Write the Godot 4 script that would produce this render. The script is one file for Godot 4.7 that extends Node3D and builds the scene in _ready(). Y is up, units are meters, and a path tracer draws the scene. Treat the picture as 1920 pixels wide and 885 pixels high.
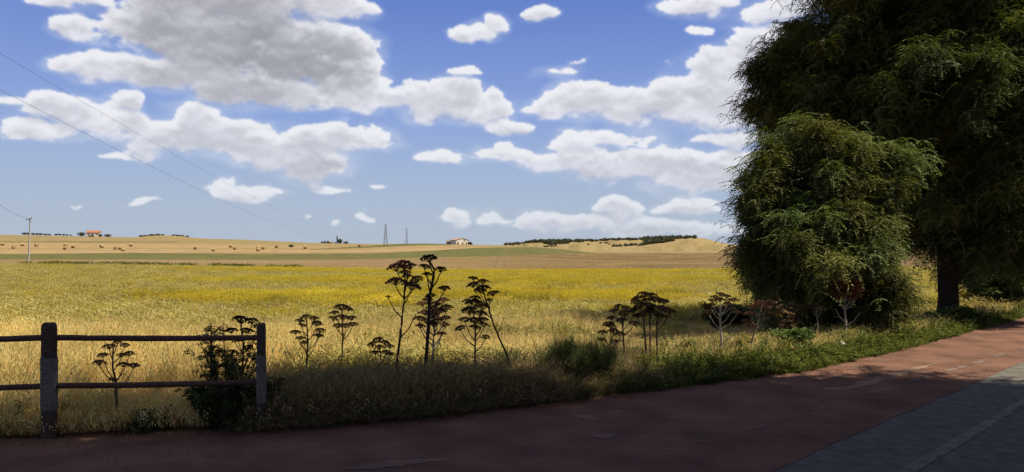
extends Node3D

# Numbers measured on the photograph: F is the lens in pixels, HZ the row of the eye-level horizon, EYE the camera's height.
const F := 1450.0
const HZ := 465.0
const EYE := 1.65
const EXPO := 1.85

var rng := RandomNumberGenerator.new()
var M := {}
var taken := {}

# ---------------------------------------------------------------- mesh collector
class MB:
	var v := PackedVector3Array()
	var n := PackedVector3Array()
	var c := PackedColorArray()
	var ix := PackedInt32Array()

	func tri(a: Vector3, b: Vector3, d: Vector3, col: Color) -> void:
		var k := v.size()
		var nn := (d - a).cross(b - a)
		nn = nn.normalized() if nn.length_squared() > 1e-16 else Vector3.UP
		v.append(a); v.append(b); v.append(d)
		n.append(nn); n.append(nn); n.append(nn)
		c.append(col); c.append(col); c.append(col)
		ix.append(k); ix.append(k + 1); ix.append(k + 2)

	func quad(a: Vector3, b: Vector3, d: Vector3, e: Vector3, col: Color) -> void:
		tri(a, b, d, col)
		tri(a, d, e, col)

	func tube(pts: Array, rad: Array, sides: int, col: Color, cap := true) -> void:
		var k := v.size()
		var m := pts.size()
		var up := Vector3.UP
		for i in m:
			var p: Vector3 = pts[i]
			var q0: Vector3 = pts[maxi(i - 1, 0)]
			var q1: Vector3 = pts[mini(i + 1, m - 1)]
			var t := (q1 - q0).normalized()
			var a := t.cross(up)
			if a.length() < 0.1:
				a = t.cross(Vector3.RIGHT)
			a = a.normalized()
			var b := a.cross(t).normalized()
			for s in sides:
				var w := TAU * s / sides
				var o := a * cos(w) + b * sin(w)
				v.append(p + o * float(rad[i]))
				n.append(o)
				c.append(col)
		for i in m - 1:
			for s in sides:
				var a0 := k + i * sides + s
				var a1 := k + i * sides + (s + 1) % sides
				var b0 := a0 + sides
				var b1 := a1 + sides
				ix.append(a0); ix.append(a1); ix.append(b1)
				ix.append(a0); ix.append(b1); ix.append(b0)
		if cap and float(rad[m - 1]) > 0.004:
			var ends: Vector3 = pts[m - 1]
			for s in range(1, sides - 1):
				tri(v[k + (m - 1) * sides], v[k + (m - 1) * sides + s], v[k + (m - 1) * sides + s + 1], col)

	# a box with its edges chamfered by e
	func box(ctr: Vector3, size: Vector3, bas: Basis, col: Color, e := 0.0) -> void:
		var h := size * 0.5
		if e <= 0.0:
			var p := []
			for sx in [-1, 1]:
				for sy in [-1, 1]:
					for sz in [-1, 1]:
						p.append(ctr + bas * Vector3(h.x * sx, h.y * sy, h.z * sz))
			for f in [[0, 1, 3, 2], [4, 6, 7, 5], [0, 4, 5, 1], [2, 3, 7, 6], [0, 2, 6, 4], [1, 5, 7, 3]]:
				quad(p[f[0]], p[f[1]], p[f[2]], p[f[3]], col)
			return
		# rings from bottom to top, each a chamfered rectangle
		var rings := []
		for lv in [[-h.y, e], [-h.y + e, 0.0], [h.y - e, 0.0], [h.y, e]]:
			var x: float = h.x - float(lv[1])
			var z: float = h.z - float(lv[1])
			var ring := []
			for q in [[x - e, z], [x, z - e], [x, -z + e], [x - e, -z], [-x + e, -z], [-x, -z + e], [-x, z - e], [-x + e, z]]:
				ring.append(ctr + bas * Vector3(q[0], lv[0], q[1]))
			rings.append(ring)
		for i in 3:
			for s in 8:
				quad(rings[i][s], rings[i + 1][s], rings[i + 1][(s + 1) % 8], rings[i][(s + 1) % 8], col)
		for s in range(1, 7):
			tri(rings[3][0], rings[3][s + 1], rings[3][s], col)
			tri(rings[0][0], rings[0][s], rings[0][s + 1], col)

	func done(mat: Material) -> ArrayMesh:
		var a := []
		a.resize(Mesh.ARRAY_MAX)
		a[Mesh.ARRAY_VERTEX] = v
		a[Mesh.ARRAY_NORMAL] = n
		a[Mesh.ARRAY_COLOR] = c
		a[Mesh.ARRAY_INDEX] = ix
		var m := ArrayMesh.new()
		m.add_surface_from_arrays(Mesh.PRIMITIVE_TRIANGLES, a)
		m.surface_set_material(0, mat)
		return m

# ---------------------------------------------------------------- helpers
func numbered(called: String) -> String:
	var k: int = taken.get(called, 0)
	taken[called] = k + 1
	return called if k == 0 else "%s_%03d" % [called, k]

func tag(o: Node3D, label: String, category: String, group := "") -> Node3D:
	o.set_meta("label", label)
	o.set_meta("category", category)
	if group:
		o.set_meta("group", group)
	return o

func thing(called: String, label: String, category: String, where := Vector3.ZERO, group := "") -> Node3D:
	var o := Node3D.new()
	o.name = numbered(called)
	add_child(o)
	o.position = where
	tag(o, label, category, group)
	return o

func part(called: String, mesh: Mesh, parent: Node3D, xf := Transform3D()) -> MeshInstance3D:
	var o := MeshInstance3D.new()
	o.name = called
	o.mesh = mesh
	o.transform = xf
	parent.add_child(o, true)
	return o

func struct(called: String, mesh: Mesh) -> MeshInstance3D:
	var o := MeshInstance3D.new()
	o.name = numbered(called)
	o.mesh = mesh
	add_child(o)
	o.set_meta("kind", "structure")
	return o

func scatter(called: String, mesh: Mesh, xfs: Array, cols: Array, parent: Node3D = null) -> MultiMeshInstance3D:
	var mm := MultiMesh.new()
	mm.transform_format = MultiMesh.TRANSFORM_3D
	mm.use_colors = true
	mm.mesh = mesh
	mm.instance_count = xfs.size()
	for i in xfs.size():
		mm.set_instance_transform(i, xfs[i])
		mm.set_instance_color(i, cols[i])
	var o := MultiMeshInstance3D.new()
	o.name = called if parent else numbered(called)
	o.multimesh = mm
	if parent:
		parent.add_child(o, true)
	else:
		add_child(o)
	o.set_meta("kind", "stuff")
	return o

func at(px: float, py: float, d: float) -> Vector3:
	return Vector3((px - 960.0) / F * d, EYE + (HZ - py) / F * d, -d)

# real colour from the colour a sunlit surface shows in the photograph (sRGB bytes)
func lit(r: float, g: float, b: float, k := 2.05) -> Color:
	var l := Color(r / 255.0, g / 255.0, b / 255.0).srgb_to_linear()
	return Color(l.r / k, l.g / k, l.b / k)

func vmat(rough := 0.9, spec := 0.3, tex: Texture2D = null, size := 1.0) -> StandardMaterial3D:
	var m := StandardMaterial3D.new()
	m.vertex_color_use_as_albedo = true
	m.roughness = rough
	m.metallic_specular = spec
	m.cull_mode = BaseMaterial3D.CULL_DISABLED
	if tex:
		m.albedo_texture = tex
		m.uv1_triplanar = true
		m.uv1_world_triplanar = true
		m.uv1_scale = Vector3.ONE / size
	return m

func noise_tex(freq: float, lo: float, hi: float, sd: int, w := 512, oct := 5, bump := false) -> NoiseTexture2D:
	var nz := FastNoiseLite.new()
	nz.seed = sd
	nz.frequency = freq
	nz.fractal_octaves = oct
	var t := NoiseTexture2D.new()
	t.width = w
	t.height = w
	t.seamless = true
	t.noise = nz
	if bump:
		t.as_normal_map = true
		t.bump_strength = hi
	else:
		var g := Gradient.new()
		g.set_color(0, Color(lo, lo, lo))
		g.set_color(1, Color(hi, hi, hi))
		t.color_ramp = g
	return t

func table(xs: Array, ys: Array, x: float) -> float:
	if x <= xs[0]:
		return ys[0]
	for i in range(1, xs.size()):
		if x <= xs[i]:
			return lerpf(ys[i - 1], ys[i], (x - xs[i - 1]) / (xs[i] - xs[i - 1]))
	return ys[-1]

# ---------------------------------------------------------------- the lie of the land
# edge of the paved cycle path against the verge, as (x, distance ahead)
var verge_pts := [[-60.0, -2.6], [-40.0, 0.6], [-20.0, 3.7], [-8.0, 5.95], [-3.93, 6.70], [-2.25, 7.08], [-1.0, 7.58], [0.23, 8.33], [2.23, 9.53], [3.96, 10.6], [6.67, 13.07], [9.46, 15.9], [12.7, 19.1], [20.0, 26.4], [40.0, 46.4], [100.0, 106.4], [220.0, 226.4]]
var verge_az := []
var verge_inv := []
var col_px := [-800.0, 0.0, 250.0, 450.0, 600.0, 700.0, 800.0, 900.0, 1000.0, 1100.0, 1200.0, 1400.0, 1700.0]
var row_d := [25.0, 60.0, 115.0, 190.0, 260.0, 340.0, 700.0, 820.0]
var row_y := [
	[598, 598, 598, 598, 598, 598, 598, 598, 598, 598, 598, 598, 598],
	[527, 527, 527, 527, 528, 528, 529, 529, 529, 529, 529, 528, 527],
	[497, 497, 499, 503, 505, 506, 507, 508, 508, 508, 508, 506, 505],
	[486, 486.5, 486.5, 487, 487, 486, 484, 482, 481, 485, 487, 486, 485],
	[476, 476, 475, 475, 475.5, 474.5, 471.5, 470, 471, 478, 479, 478, 477],
	[459, 459, 461, 463, 465, 465.5, 462, 463, 464.5, 474.5, 474.5, 473, 472],
	[440, 440, 445, 449, 456, 457.5, 456.5, 459, 461, 472, 471.5, 470, 468],
	[447, 447, 452, 457, 463, 464, 463, 465, 467, 477, 477, 476, 474]]
var row_h := []

func verge_r(az: float) -> float:
	return 1.0 / table(verge_az, verge_inv, az)

func column_of(x: float, d: float) -> float:
	return clampf(960.0 + F * x / maxf(d, 0.001), -800.0, 1700.0) if d > 0.0 else (-800.0 if x < 0.0 else 1700.0)

func land(px: float, d: float) -> float:
	var i := 0
	while i < row_d.size() - 2 and d > row_d[i + 1]:
		i += 1
	var t := clampf((d - row_d[i]) / (row_d[i + 1] - row_d[i]), 0.0, 1.0)
	return lerpf(table(col_px, row_h[i], px), table(col_px, row_h[i + 1], px), t)

func ground(x: float, d: float) -> float:
	var r := sqrt(x * x + d * d)
	var az := atan2(x, d)
	var rv := verge_r(az)
	if r <= rv:
		return 0.0
	var de := maxf(d, r * 0.45)
	return land(column_of(x, d), maxf(de, 25.0)) * smoothstep(0.3, 17.0, r - rv)

# distance at which the land shows at row y in column px
func dist_at(px: float, y: float, d0 := 30.0, d1 := 700.0) -> float:
	for k in 40:
		var m := (d0 + d1) * 0.5
		var yy := HZ - (land(px, m) - EYE) / m * F
		if yy > y:
			d0 = m
		else:
			d1 = m
	return (d0 + d1) * 0.5

var L2x := [-800.0, 0.0, 240.0, 500.0, 700.0, 800.0, 900.0, 1000.0, 1060.0, 1115.0, 1250.0, 1700.0]
var L2y := [486.5, 486.5, 486.5, 487.0, 486.0, 483.0, 481.0, 477.5, 475.8, 474.8, 474.6, 474.0]
var L3y := [476.5, 476.5, 474.0, 476.0, 475.0, 470.5, 464.2, 463.0, 468.0, 474.4, 474.2, 473.6]

var big := FastNoiseLite.new()
var mid := FastNoiseLite.new()

# how much of the meadow is in yellow flower at a place
func flowering(x: float, d: float) -> float:
	var f := 0.42 * big.get_noise_2d(x * 1.4, d * 2.4) + 0.5 * mid.get_noise_2d(x * 1.2, d * 2.6)
	for e in [[-10.0, 30.0, 4.5, 4.0, 1.0], [1.6, 31.0, 3.6, 4.0, 1.0], [-4.0, 26.0, 3.0, 2.0, 0.45], [-13.0, 53.0, 14.0, 7.0, 0.42], [2.0, 53.0, 10.0, 8.0, 0.45], [12.0, 52.0, 9.0, 8.0, 0.4], [-9.0, 82.0, 18.0, 9.0, 0.34], [14.0, 84.0, 26.0, 12.0, 0.45], [-32.0, 92.0, 20.0, 12.0, 0.2], [-18.0, 42.0, 7.0, 5.0, -0.25], [-28.0, 60.0, 10.0, 9.0, -0.25], [8.0, 40.0, 3.5, 3.0, -0.2]]:
		var q: float = pow((x - e[0]) / e[2], 2.0) + pow((d - e[1]) / e[3], 2.0)
		f += e[4] * exp(-q)
	f -= 0.28 * smoothstep(-0.3, -0.55, x / maxf(d, 1.0))
	return clampf(0.08 + f * 1.25 + 0.25 * mid.get_noise_2d(x * 0.5 + 9.0, d * 0.9), 0.0, 1.0) * (1.0 - smoothstep(96.0 + 14.0 * mid.get_noise_2d(x * 0.4, 5.0), 116.0, d))

func field_colour(zone: int, x: float, d: float) -> Color:
	var a := big.get_noise_2d(x, d) * 0.5 + 0.5
	var b := mid.get_noise_2d(x * 1.3, d * 1.3) * 0.5 + 0.5
	var s := mid.get_noise_2d(x * 0.12 + 40.0, d * 1.1) * 0.5 + 0.5
	match zone:
		0:
			return lit(186, 156, 98).lerp(lit(156, 140, 74), b).lerp(lit(200, 172, 118), clampf(a * 1.6 - 0.6, 0, 1))
		1:
			return lit(146, 134, 68).lerp(lit(176, 154, 84), a * 0.8).lerp(lit(186, 158, 102), 0.75 * smoothstep(94.0 + 16.0 * mid.get_noise_2d(x * 0.5, 2.0), 118.0, d)).lerp(lit(196, 170, 46), flowering(x, d) * 0.7)
		2:
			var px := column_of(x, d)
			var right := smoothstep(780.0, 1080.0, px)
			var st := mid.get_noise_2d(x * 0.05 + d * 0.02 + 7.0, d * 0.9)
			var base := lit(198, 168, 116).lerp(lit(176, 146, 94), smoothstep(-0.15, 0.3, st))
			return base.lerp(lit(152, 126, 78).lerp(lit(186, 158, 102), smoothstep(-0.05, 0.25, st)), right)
		3:
			return lit(120, 120, 64).lerp(lit(138, 134, 76), s).lerp(lit(152, 144, 88), clampf(b * 2.0 - 1.1, 0, 1))
		_:
			var yy := HZ - (ground(x, d) - EYE) / d * F
			var px := column_of(x, d)
			var st := mid.get_noise_2d(x * 0.03 + 3.0, d * 0.35)
			var c4 := lit(208, 180, 128).lerp(lit(188, 158, 108), smoothstep(-0.1, 0.3, st))
			if zone >= 5:
				c4 = lit(192, 168, 116).lerp(lit(170, 152, 98), smoothstep(-0.2, 0.25, st)).lerp(lit(206, 182, 132), clampf(a * 2.0 - 1.0, 0, 1))
			var lo := table([560.0, 700.0, 790.0, 850.0], [469.0, 464.0, 459.6, 459.0], px)
			var hi := table([560.0, 700.0, 790.0, 850.0], [468.5, 460.5, 455.0, 455.0], px)
			if px > 580.0 and px < 850.0 and yy < lo and yy > hi:
				c4 = lit(128, 126, 70)
			if px < 330.0 and absf(yy - 453.6) < 0.9:
				c4 = lit(146, 132, 84)
			return c4

func field_mesh(zone: int, near_d: Array, far_d: Array, azs: Array, rows: int, mat: Material) -> ArrayMesh:
	var mb := MB.new()
	var nc := azs.size()
	for j in rows + 1:
		for i in nc:
			var az: float = azs[i]
			var ca := maxf(cos(az), 0.45)
			var t := float(j) / rows
			var r0: float = near_d[i]
			var r1: float = far_d[i]
			var r := r0 * pow(r1 / r0, t)
			var x := sin(az) * r
			var d := cos(az) * r
			var h := ground(x, d)
			if zone < 2:
				h += (mid.get_noise_2d(x * 4.0, d * 4.0) * 0.05) * smoothstep(0.2, 2.0, r - verge_r(az))
			mb.v.append(Vector3(x, h, -d))
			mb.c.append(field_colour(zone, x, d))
			mb.n.append(Vector3.UP)
	for j in rows:
		for i in nc - 1:
			var k := j * nc + i
			for q in [k, k + nc, k + nc + 1, k, k + nc + 1, k + 1]:
				mb.ix.append(q)
	for j in rows + 1:
		for i in nc:
			var k := j * nc + i
			var a := mb.v[j * nc + mini(i + 1, nc - 1)] - mb.v[j * nc + maxi(i - 1, 0)]
			var b := mb.v[mini(j + 1, rows) * nc + i] - mb.v[maxi(j - 1, 0) * nc + i]
			var nn := a.cross(b)
			mb.n[k] = (nn if nn.y > 0 else -nn).normalized()
	return mb.done(mat)

# ---------------------------------------------------------------- sky
var cloud_grid := PackedFloat32Array()
var gray_grid := PackedFloat32Array()
const GW := 2048
const GH := 512
var sky_bytes := PackedByteArray()
const SW := 4096
const SH := 2048
var n_fine := FastNoiseLite.new()
var n_warp := FastNoiseLite.new()
var n_soft := FastNoiseLite.new()
var sky_rows := []

func blob(az: float, el: float, ra: float, rb: float, amp: float, gray: float) -> void:
	var cx := (az / TAU + 0.5) * GW
	var cy := el / (PI / 2) * GH
	var rx := ra / TAU * GW / maxf(cos(el), 0.2)
	var ry := rb / (PI / 2) * GH
	for y in range(maxi(0, int(cy - ry * 1.6)), mini(GH, int(cy + ry * 1.6) + 1)):
		for xx in range(int(cx - rx * 1.6), int(cx + rx * 1.6) + 1):
			var dx := (xx - cx) / rx
			var dy := (y - cy) / ry
			if dy < 0.0:
				dy *= 1.25
			var q := dx * dx + dy * dy
			if q > 2.4:
				continue
			var k := y * GW + posmod(xx, GW)
			var f := (1.0 - q) * amp if q < 1.0 else (1.0 - q) * 0.7
			var o := cloud_grid[k]
			var m := maxf(o, f)
			var both := maxf(0.0, 0.35 - absf(o - f))
			cloud_grid[k] = m + both * both * 0.7
			if q < 1.6:
				gray_grid[k] = maxf(gray_grid[k], gray * (1.0 - q / 1.6))

func blob_px(px: float, py: float, rx: float, ry: float, amp := 1.0, gray := 0.0) -> void:
	var az := atan((px - 960.0) / F)
	var el := atan((HZ - py) / sqrt(F * F + (px - 960.0) * (px - 960.0)))
	blob(az, el, rx / F * cos(az), ry / F * cos(az), amp, gray)

func grid_at(g: PackedFloat32Array, u: float, w: float) -> float:
	var y := clampf(w, 0.0, GH - 1.01)
	var x0 := int(floor(u))
	var y0 := int(y)
	var fx: float = u - floorf(u)
	var fy := y - y0
	var a := posmod(x0, GW)
	var b := posmod(x0 + 1, GW)
	var k := y0 * GW
	return lerpf(lerpf(g[k + a], g[k + b], fx), lerpf(g[k + GW + a], g[k + GW + b], fx), fy)

func sky_row(row: int) -> void:
	var el := PI / 2 - (row + 0.5) / SH * PI
	var out := PackedByteArray()
	out.resize(SW * 4)
	var deg := rad_to_deg(el)
	var se := sin(el)
	var ce := cos(el)
	# clear air by height
	var ts := [0.0, 3.0, 6.0, 10.0, 17.5, 35.0, 90.0]
	var air := Color(table(ts, [0.700, 0.675, 0.630, 0.545, 0.405, 0.30, 0.23], deg), table(ts, [0.745, 0.735, 0.710, 0.645, 0.520, 0.41, 0.33], deg), table(ts, [0.805, 0.820, 0.845, 0.855, 0.800, 0.73, 0.64], deg))
	var cy := el / (PI / 2) * GH
	var step := 1
	var x := 0
	while x < SW:
		var u := (x + 0.5) / SW
		var az := wrapf(u * TAU, -PI, PI)
		step = 1
		var p := Vector3(sin(az) * ce, se * 1.7, -cos(az) * ce)
		var wv := n_warp.get_noise_3dv(p * 30.0)
		var wv2 := n_warp.get_noise_3dv(p * 30.0 + Vector3(71, 13, 5))
		var gx := (az / TAU + 0.5) * GW + wv * 7.0
		var gy := cy + wv2 * 4.0
		var f := grid_at(cloud_grid, gx, gy)
		var col := air
		if f > -0.98:
			var nf := n_fine.get_noise_3dv(p * 100.0)
			var ns := n_soft.get_noise_3dv(p * 42.0)
			var val := f * 0.9 + nf * 0.95 + ns * 0.25 + 0.10
			# crisp heads, ragged soft bases
			var soft := smoothstep(-0.05, 0.3, grid_at(cloud_grid, gx, gy + 3.0) - f)
			var alpha := smoothstep(-0.03 - 0.12 * soft, 0.15 + 0.5 * soft, val)
			var veil := smoothstep(-0.75, 0.35, f + ns * 0.9 + nf * 0.5) * 0.30
			if alpha + veil > 0.0:
				var pu := p + Vector3(0, 0.013, 0)
				var nu := n_fine.get_noise_3dv(pu * 100.0)
				var upf := grid_at(cloud_grid, gx, gy + 2.6)
				var val_up := upf * 0.9 + nu * 0.95 + ns * 0.25 + 0.10
				var g := grid_at(gray_grid, gx, gy)
				# sunlit heads and rims, greyer bodies below
				var head := 1.0 - smoothstep(-0.05, 0.75, val_up)
				var body := 0.855 + 0.07 * ns + 0.05 * nf + 0.07 * clampf((nf - nu) * 2.0, -0.35, 0.5) - 0.17 * smoothstep(0.05, 0.8, g + ns * 0.35 + nf * 0.2)
				var light := lerpf(body, 0.962 - 0.05 * smoothstep(0.2, 0.8, g), head * 0.85)
				light = clampf(light, 0.60, 0.97)
				# low clouds stand in more air
				var far := exp(-maxf(deg, 0.0) / 3.0) * 0.6
				var cc := Color(light, light, light + 0.012 + 0.02 * (1.0 - head)).lerp(air, far)
				col = air.lerp(cc, maxf(alpha * 0.97, veil))
		var r8 := clampi(int(col.r * 255.0 + 0.5), 0, 255)
		var g8 := clampi(int(col.g * 255.0 + 0.5), 0, 255)
		var b8 := clampi(int(col.b * 255.0 + 0.5), 0, 255)
		for s in step:
			var o := (x + s) * 4
			out[o] = r8
			out[o + 1] = g8
			out[o + 2] = b8
			out[o + 3] = 255
		x += step
	sky_rows[row] = out

func make_sky() -> PanoramaSkyMaterial:
	cloud_grid.resize(GW * GH)
	cloud_grid.fill(-1.0)
	gray_grid.resize(GW * GH)
	gray_grid.fill(0.0)
	n_fine.seed = 5
	n_fine.frequency = 0.135
	n_fine.fractal_octaves = 6
	n_fine.fractal_gain = 0.63
	n_warp.seed = 9
	n_warp.frequency = 0.35
	n_warp.fractal_octaves = 3
	n_soft.seed = 21
	n_soft.frequency = 0.25
	n_soft.fractal_octaves = 3
	# the clouds in view: column, row, half width, half height, thickness, grey
	for b in [
		# great grey cloud, upper left
		[330, 60, 130, 75, 1, 0.8], [450, 85, 170, 85, 1, 1], [570, 120, 120, 70, 1, 0.9], [650, 150, 66, 78, 1, 0.3], [600, 185, 90, 32, 1, 0.2], [470, 165, 120, 36, 1, 0.6], [330, 140, 110, 40, 1, 0.5], [200, 130, 75, 26, 0.8, 0.1], [140, 122, 42, 20, 0.7, 0], [285, 10, 70, 45, 1, 0.7], [420, 0, 150, 50, 1, 0.8], [150, 6, 75, 20, 0.8, 0.1], [570, 8, 110, 26, 0.8, 0.2], [660, 5, 50, 18, 0.6, 0], [145, 50, 40, 22, 0.7, 0], [600, 75, 60, 45, 0.9, 0.4],
		# bright cumulus, middle left
		[130, 212, 62, 32, 0.9, 0.1], [90, 250, 50, 22, 0.9, 0.1], [230, 222, 42, 26, 1, 0.1], [245, 190, 30, 22, 0.6, 0.2], [395, 232, 62, 44, 1.2, 0.1], [330, 265, 95, 40, 1, 0.3], [470, 268, 85, 40, 1.1, 0.3], [545, 285, 105, 45, 1, 0.3], [640, 265, 95, 27, 0.8, 0.1], [590, 322, 55, 34, 0.8, 0.5], [625, 355, 28, 9, 0.7, 0], [460, 360, 55, 19, 0.8, 0.1], [210, 285, 30, 8, 0.5, 0], [265, 383, 25, 7, 0.6, 0], [15, 190, 38, 14, 0.8, 0], [170, 235, 70, 25, 0.8, 0.1],
		# middle
		[755, 190, 45, 25, 0.9, 0.1], [830, 188, 72, 45, 1, 0.2], [885, 210, 70, 32, 1, 0.2], [960, 240, 42, 18, 0.8, 0], [925, 183, 20, 15, 0.6, 0], [865, 132, 26, 9, 0.6, 0], [885, 66, 45, 20, 0.75, 0], [930, 50, 25, 24, 0.75, 0], [870, 76, 20, 12, 0.7, 0], [1007, 28, 34, 16, 0.55, 0], [1065, 135, 42, 16, 0.5, 0], [1085, 115, 25, 8, 0.4, 0], [835, 295, 45, 14, 0.5, 0],
		# right bank
		[1050, 200, 50, 25, 0.9, 0], [1130, 190, 85, 38, 1, 0.1], [1230, 200, 95, 45, 1, 0.15], [1330, 190, 110, 52, 1, 0.2], [1400, 130, 105, 62, 1, 0.15], [1450, 85, 80, 40, 1, 0.1], [1490, 20, 80, 26, 1, 0.1], [1460, 200, 150, 62, 1, 0.3], [1600, 120, 180, 90, 1, 0.3], [1750, 180, 170, 80, 1, 0.4], [1315, 12, 72, 22, 0.8, 0], [1310, 52, 20, 9, 0.6, 0],
		[955, 288, 75, 20, 0.8, 0], [1060, 298, 95, 26, 0.9, 0.1], [1180, 310, 115, 36, 1, 0.2], [1300, 330, 95, 44, 1, 0.3], [1390, 320, 70, 42, 1, 0.3], [1380, 265, 70, 14, 0.6, 0], [1120, 262, 90, 16, 0.5, 0], [1500, 330, 100, 40, 0.9, 0.3], [1650, 360, 120, 30, 0.8, 0.3],
		# low, far clouds
		[1160, 392, 52, 19, 1, 0.1], [1020, 406, 40, 12, 0.8, 0], [860, 409, 32, 14, 0.9, 0], [935, 413, 32, 10, 0.8, 0], [1100, 418, 150, 18, 0.7, 0.2], [1300, 394, 62, 14, 0.9, 0.2], [1250, 430, 150, 18, 0.6, 0.3], [690, 408, 12, 5, 0.8, 0], [640, 418, 12, 7, 0.8, 0], [720, 350, 14, 5, 0.4, 0], [585, 402, 12, 4, 0.4, 0], [150, 385, 14, 4, 0.3, 0], [1460, 400, 70, 16, 0.8, 0.2]]:
		blob_px(b[0], b[1], b[2], b[3], b[4], b[5])
	# the same broken cumulus carries on all the way round
	rng.seed = 77
	for k in 130:
		var az := rng.randf_range(0.72, TAU - 0.72)
		var el := asin(rng.randf_range(0.03, 0.97))
		if rng.randf() < 0.3:
			az = rng.randf_range(0.0, TAU)
			el = rng.randf_range(0.52, 1.4)
		var s := rng.randf_range(0.03, 0.075) * (0.5 + sin(el) * 1.3)
		for q in rng.randi_range(4, 8):
			blob(wrapf(az + rng.randf_range(-1.0, 1.0) * s * 1.8 / maxf(cos(el), 0.3), -PI, PI), maxf(0.02, el + rng.randf_range(-0.5, 0.5) * s), s * rng.randf_range(0.6, 1.3), s * rng.randf_range(0.3, 0.6), 1.0, rng.randf_range(0.0, 0.7))
	sky_rows.resize(SH)
	var half := SH / 2
	var task := WorkerThreadPool.add_group_task(sky_row, half + 2, -1, true)
	WorkerThreadPool.wait_for_group_task_completion(task)
	var low := PackedByteArray()
	low.resize(SW * 4)
	for x in SW:
		low[x * 4] = 128
		low[x * 4 + 1] = 116
		low[x * 4 + 2] = 84
		low[x * 4 + 3] = 255
	var all := PackedByteArray()
	for y in SH:
		all.append_array(sky_rows[y] if y < half else low)
	var im := Image.create_from_data(SW, SH, false, Image.FORMAT_RGBA8, all)
	var m := PanoramaSkyMaterial.new()
	m.panorama = ImageTexture.create_from_image(im)
	sky_rows.clear()
	return m

# ---------------------------------------------------------------- plants
func spray_mesh(leaves: int, pairs: int, length: float, leaflet: float, sd: int, droop := 0.5, mat: Material = null) -> ArrayMesh:
	var r := RandomNumberGenerator.new()
	r.seed = sd
	var mb := MB.new()
	for l in leaves:
		var yaw := TAU * l / leaves + r.randf_range(-0.5, 0.5)
		var bas := Basis(Vector3.UP, yaw) * Basis(Vector3.BACK, r.randf_range(-0.5, 0.35))
		var len := length * r.randf_range(0.75, 1.2)
		for k in pairs:
			var t := (k + 0.7) / pairs
			var p := Vector3(len * t, -len * droop * t * t, 0)
			var fwd := Vector3(1, -2 * droop * t, 0).normalized()
			for s in [-1.0, 1.0]:
				var dir: Vector3 = (fwd * 0.55 + Vector3(0, r.randf_range(-0.45, 0.15), s * r.randf_range(0.7, 1.0))).normalized()
				var side: Vector3 = dir.cross(Vector3(r.randf_range(-0.4, 0.4), 1, r.randf_range(-0.4, 0.4))).normalized() * leaflet * 0.24
				var ll := leaflet * r.randf_range(0.8, 1.2) * (1.0 - 0.35 * absf(t - 0.45))
				var g := r.randf_range(0.85, 1.15)
				var c := Color(g, g, g)
				var a := p
				mb.quad(bas * a, bas * (a + dir * ll * 0.5 + side), bas * (a + dir * ll), bas * (a + dir * ll * 0.5 - side), c)
	return mb.done(mat)

func leaf_mat(rough := 0.7) -> StandardMaterial3D:
	var m := vmat(rough, 0.2)
	m.backlight_enabled = true
	m.backlight = Color(0.55, 0.6, 0.25)
	return m

# a tree: lobes are [centre, radii, clumps]; the crown hangs in clumps of drooping pinnate leaves
func tree(t: Node3D, trunk_pts: Array, trunk_rad: Array, lobes: Array, spray: Mesh, per_clump: int, clump_r: float, base_col: Color, size: float, sd: int, hang := 0.3) -> void:
	var r := RandomNumberGenerator.new()
	r.seed = sd
	var o := t.position
	var mb := MB.new()
	var loc := []
	for p in trunk_pts:
		loc.append(p - o)
	mb.tube(loc, trunk_rad, 9, Color(1, 1, 1))
	part("trunk", mb.done(M.bark), t)
	var lb := MB.new()
	var xfs := []
	var cols := []
	for lo in lobes:
		var c: Vector3 = lo[0] - o
		var rad: Vector3 = lo[1]
		# the limb leaves the trunk at the nearest lower point
		var best: Vector3 = loc[-1]
		for k in loc.size():
			var q: Vector3 = loc[k]
			if q.y < c.y and q.distance_to(c) < best.distance_to(c) + 0.3:
				best = q
		var midp := best.lerp(c, 0.5) + Vector3(r.randf_range(-0.2, 0.2), 0.15, r.randf_range(-0.2, 0.2))
		lb.tube([best, midp, c], [trunk_rad[-1] * 0.75, trunk_rad[-1] * 0.5, 0.03], 6, Color(1, 1, 1), false)
		for k in int(lo[2] * 0.85):
			var dir := Vector3(r.randfn(), r.randfn(), r.randfn()).normalized()
			var q := pow(r.randf(), 0.36) * r.randf_range(0.85, 1.22)
			var cc := c + dir * rad * q
			var crad := clump_r * r.randf_range(0.65, 1.25)
			lb.tube([c.lerp(cc, 0.15), c.lerp(cc, 0.6) + Vector3(0, 0.08, 0), cc], [0.022, 0.014, 0.006], 4, Color(1, 1, 1), false)
			var tone := r.randf_range(0.55, 1.4)
			var hue := r.randf_range(-0.12, 0.2)
			for s in per_clump:
				var v := Vector3(r.randfn(), r.randfn() * 0.65, r.randfn()) * 0.52 * crad
				var yaw := atan2(-v.z, v.x) + r.randf_range(-0.7, 0.7)
				var tilt := r.randf_range(-0.35, 0.5)
				if r.randf() < hang:
					v.y -= crad * r.randf_range(0.3, 1.5)
					v.x *= 0.9
					tilt = r.randf_range(-1.1, -0.3)
				var sc := size * r.randf_range(0.7, 1.3)
				var b := Basis(Vector3.UP, yaw) * Basis(Vector3.BACK, tilt)
				xfs.append(Transform3D(b.scaled(Vector3.ONE * sc), cc + v))
				var g := tone * r.randf_range(0.8, 1.2)
				cols.append(Color(base_col.r * g * (1.0 + hue), base_col.g * g, base_col.b * g * (1.0 - hue)))
	part("limbs", lb.done(M.bark), t)
	scatter("crown", spray, xfs, cols, t)

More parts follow.
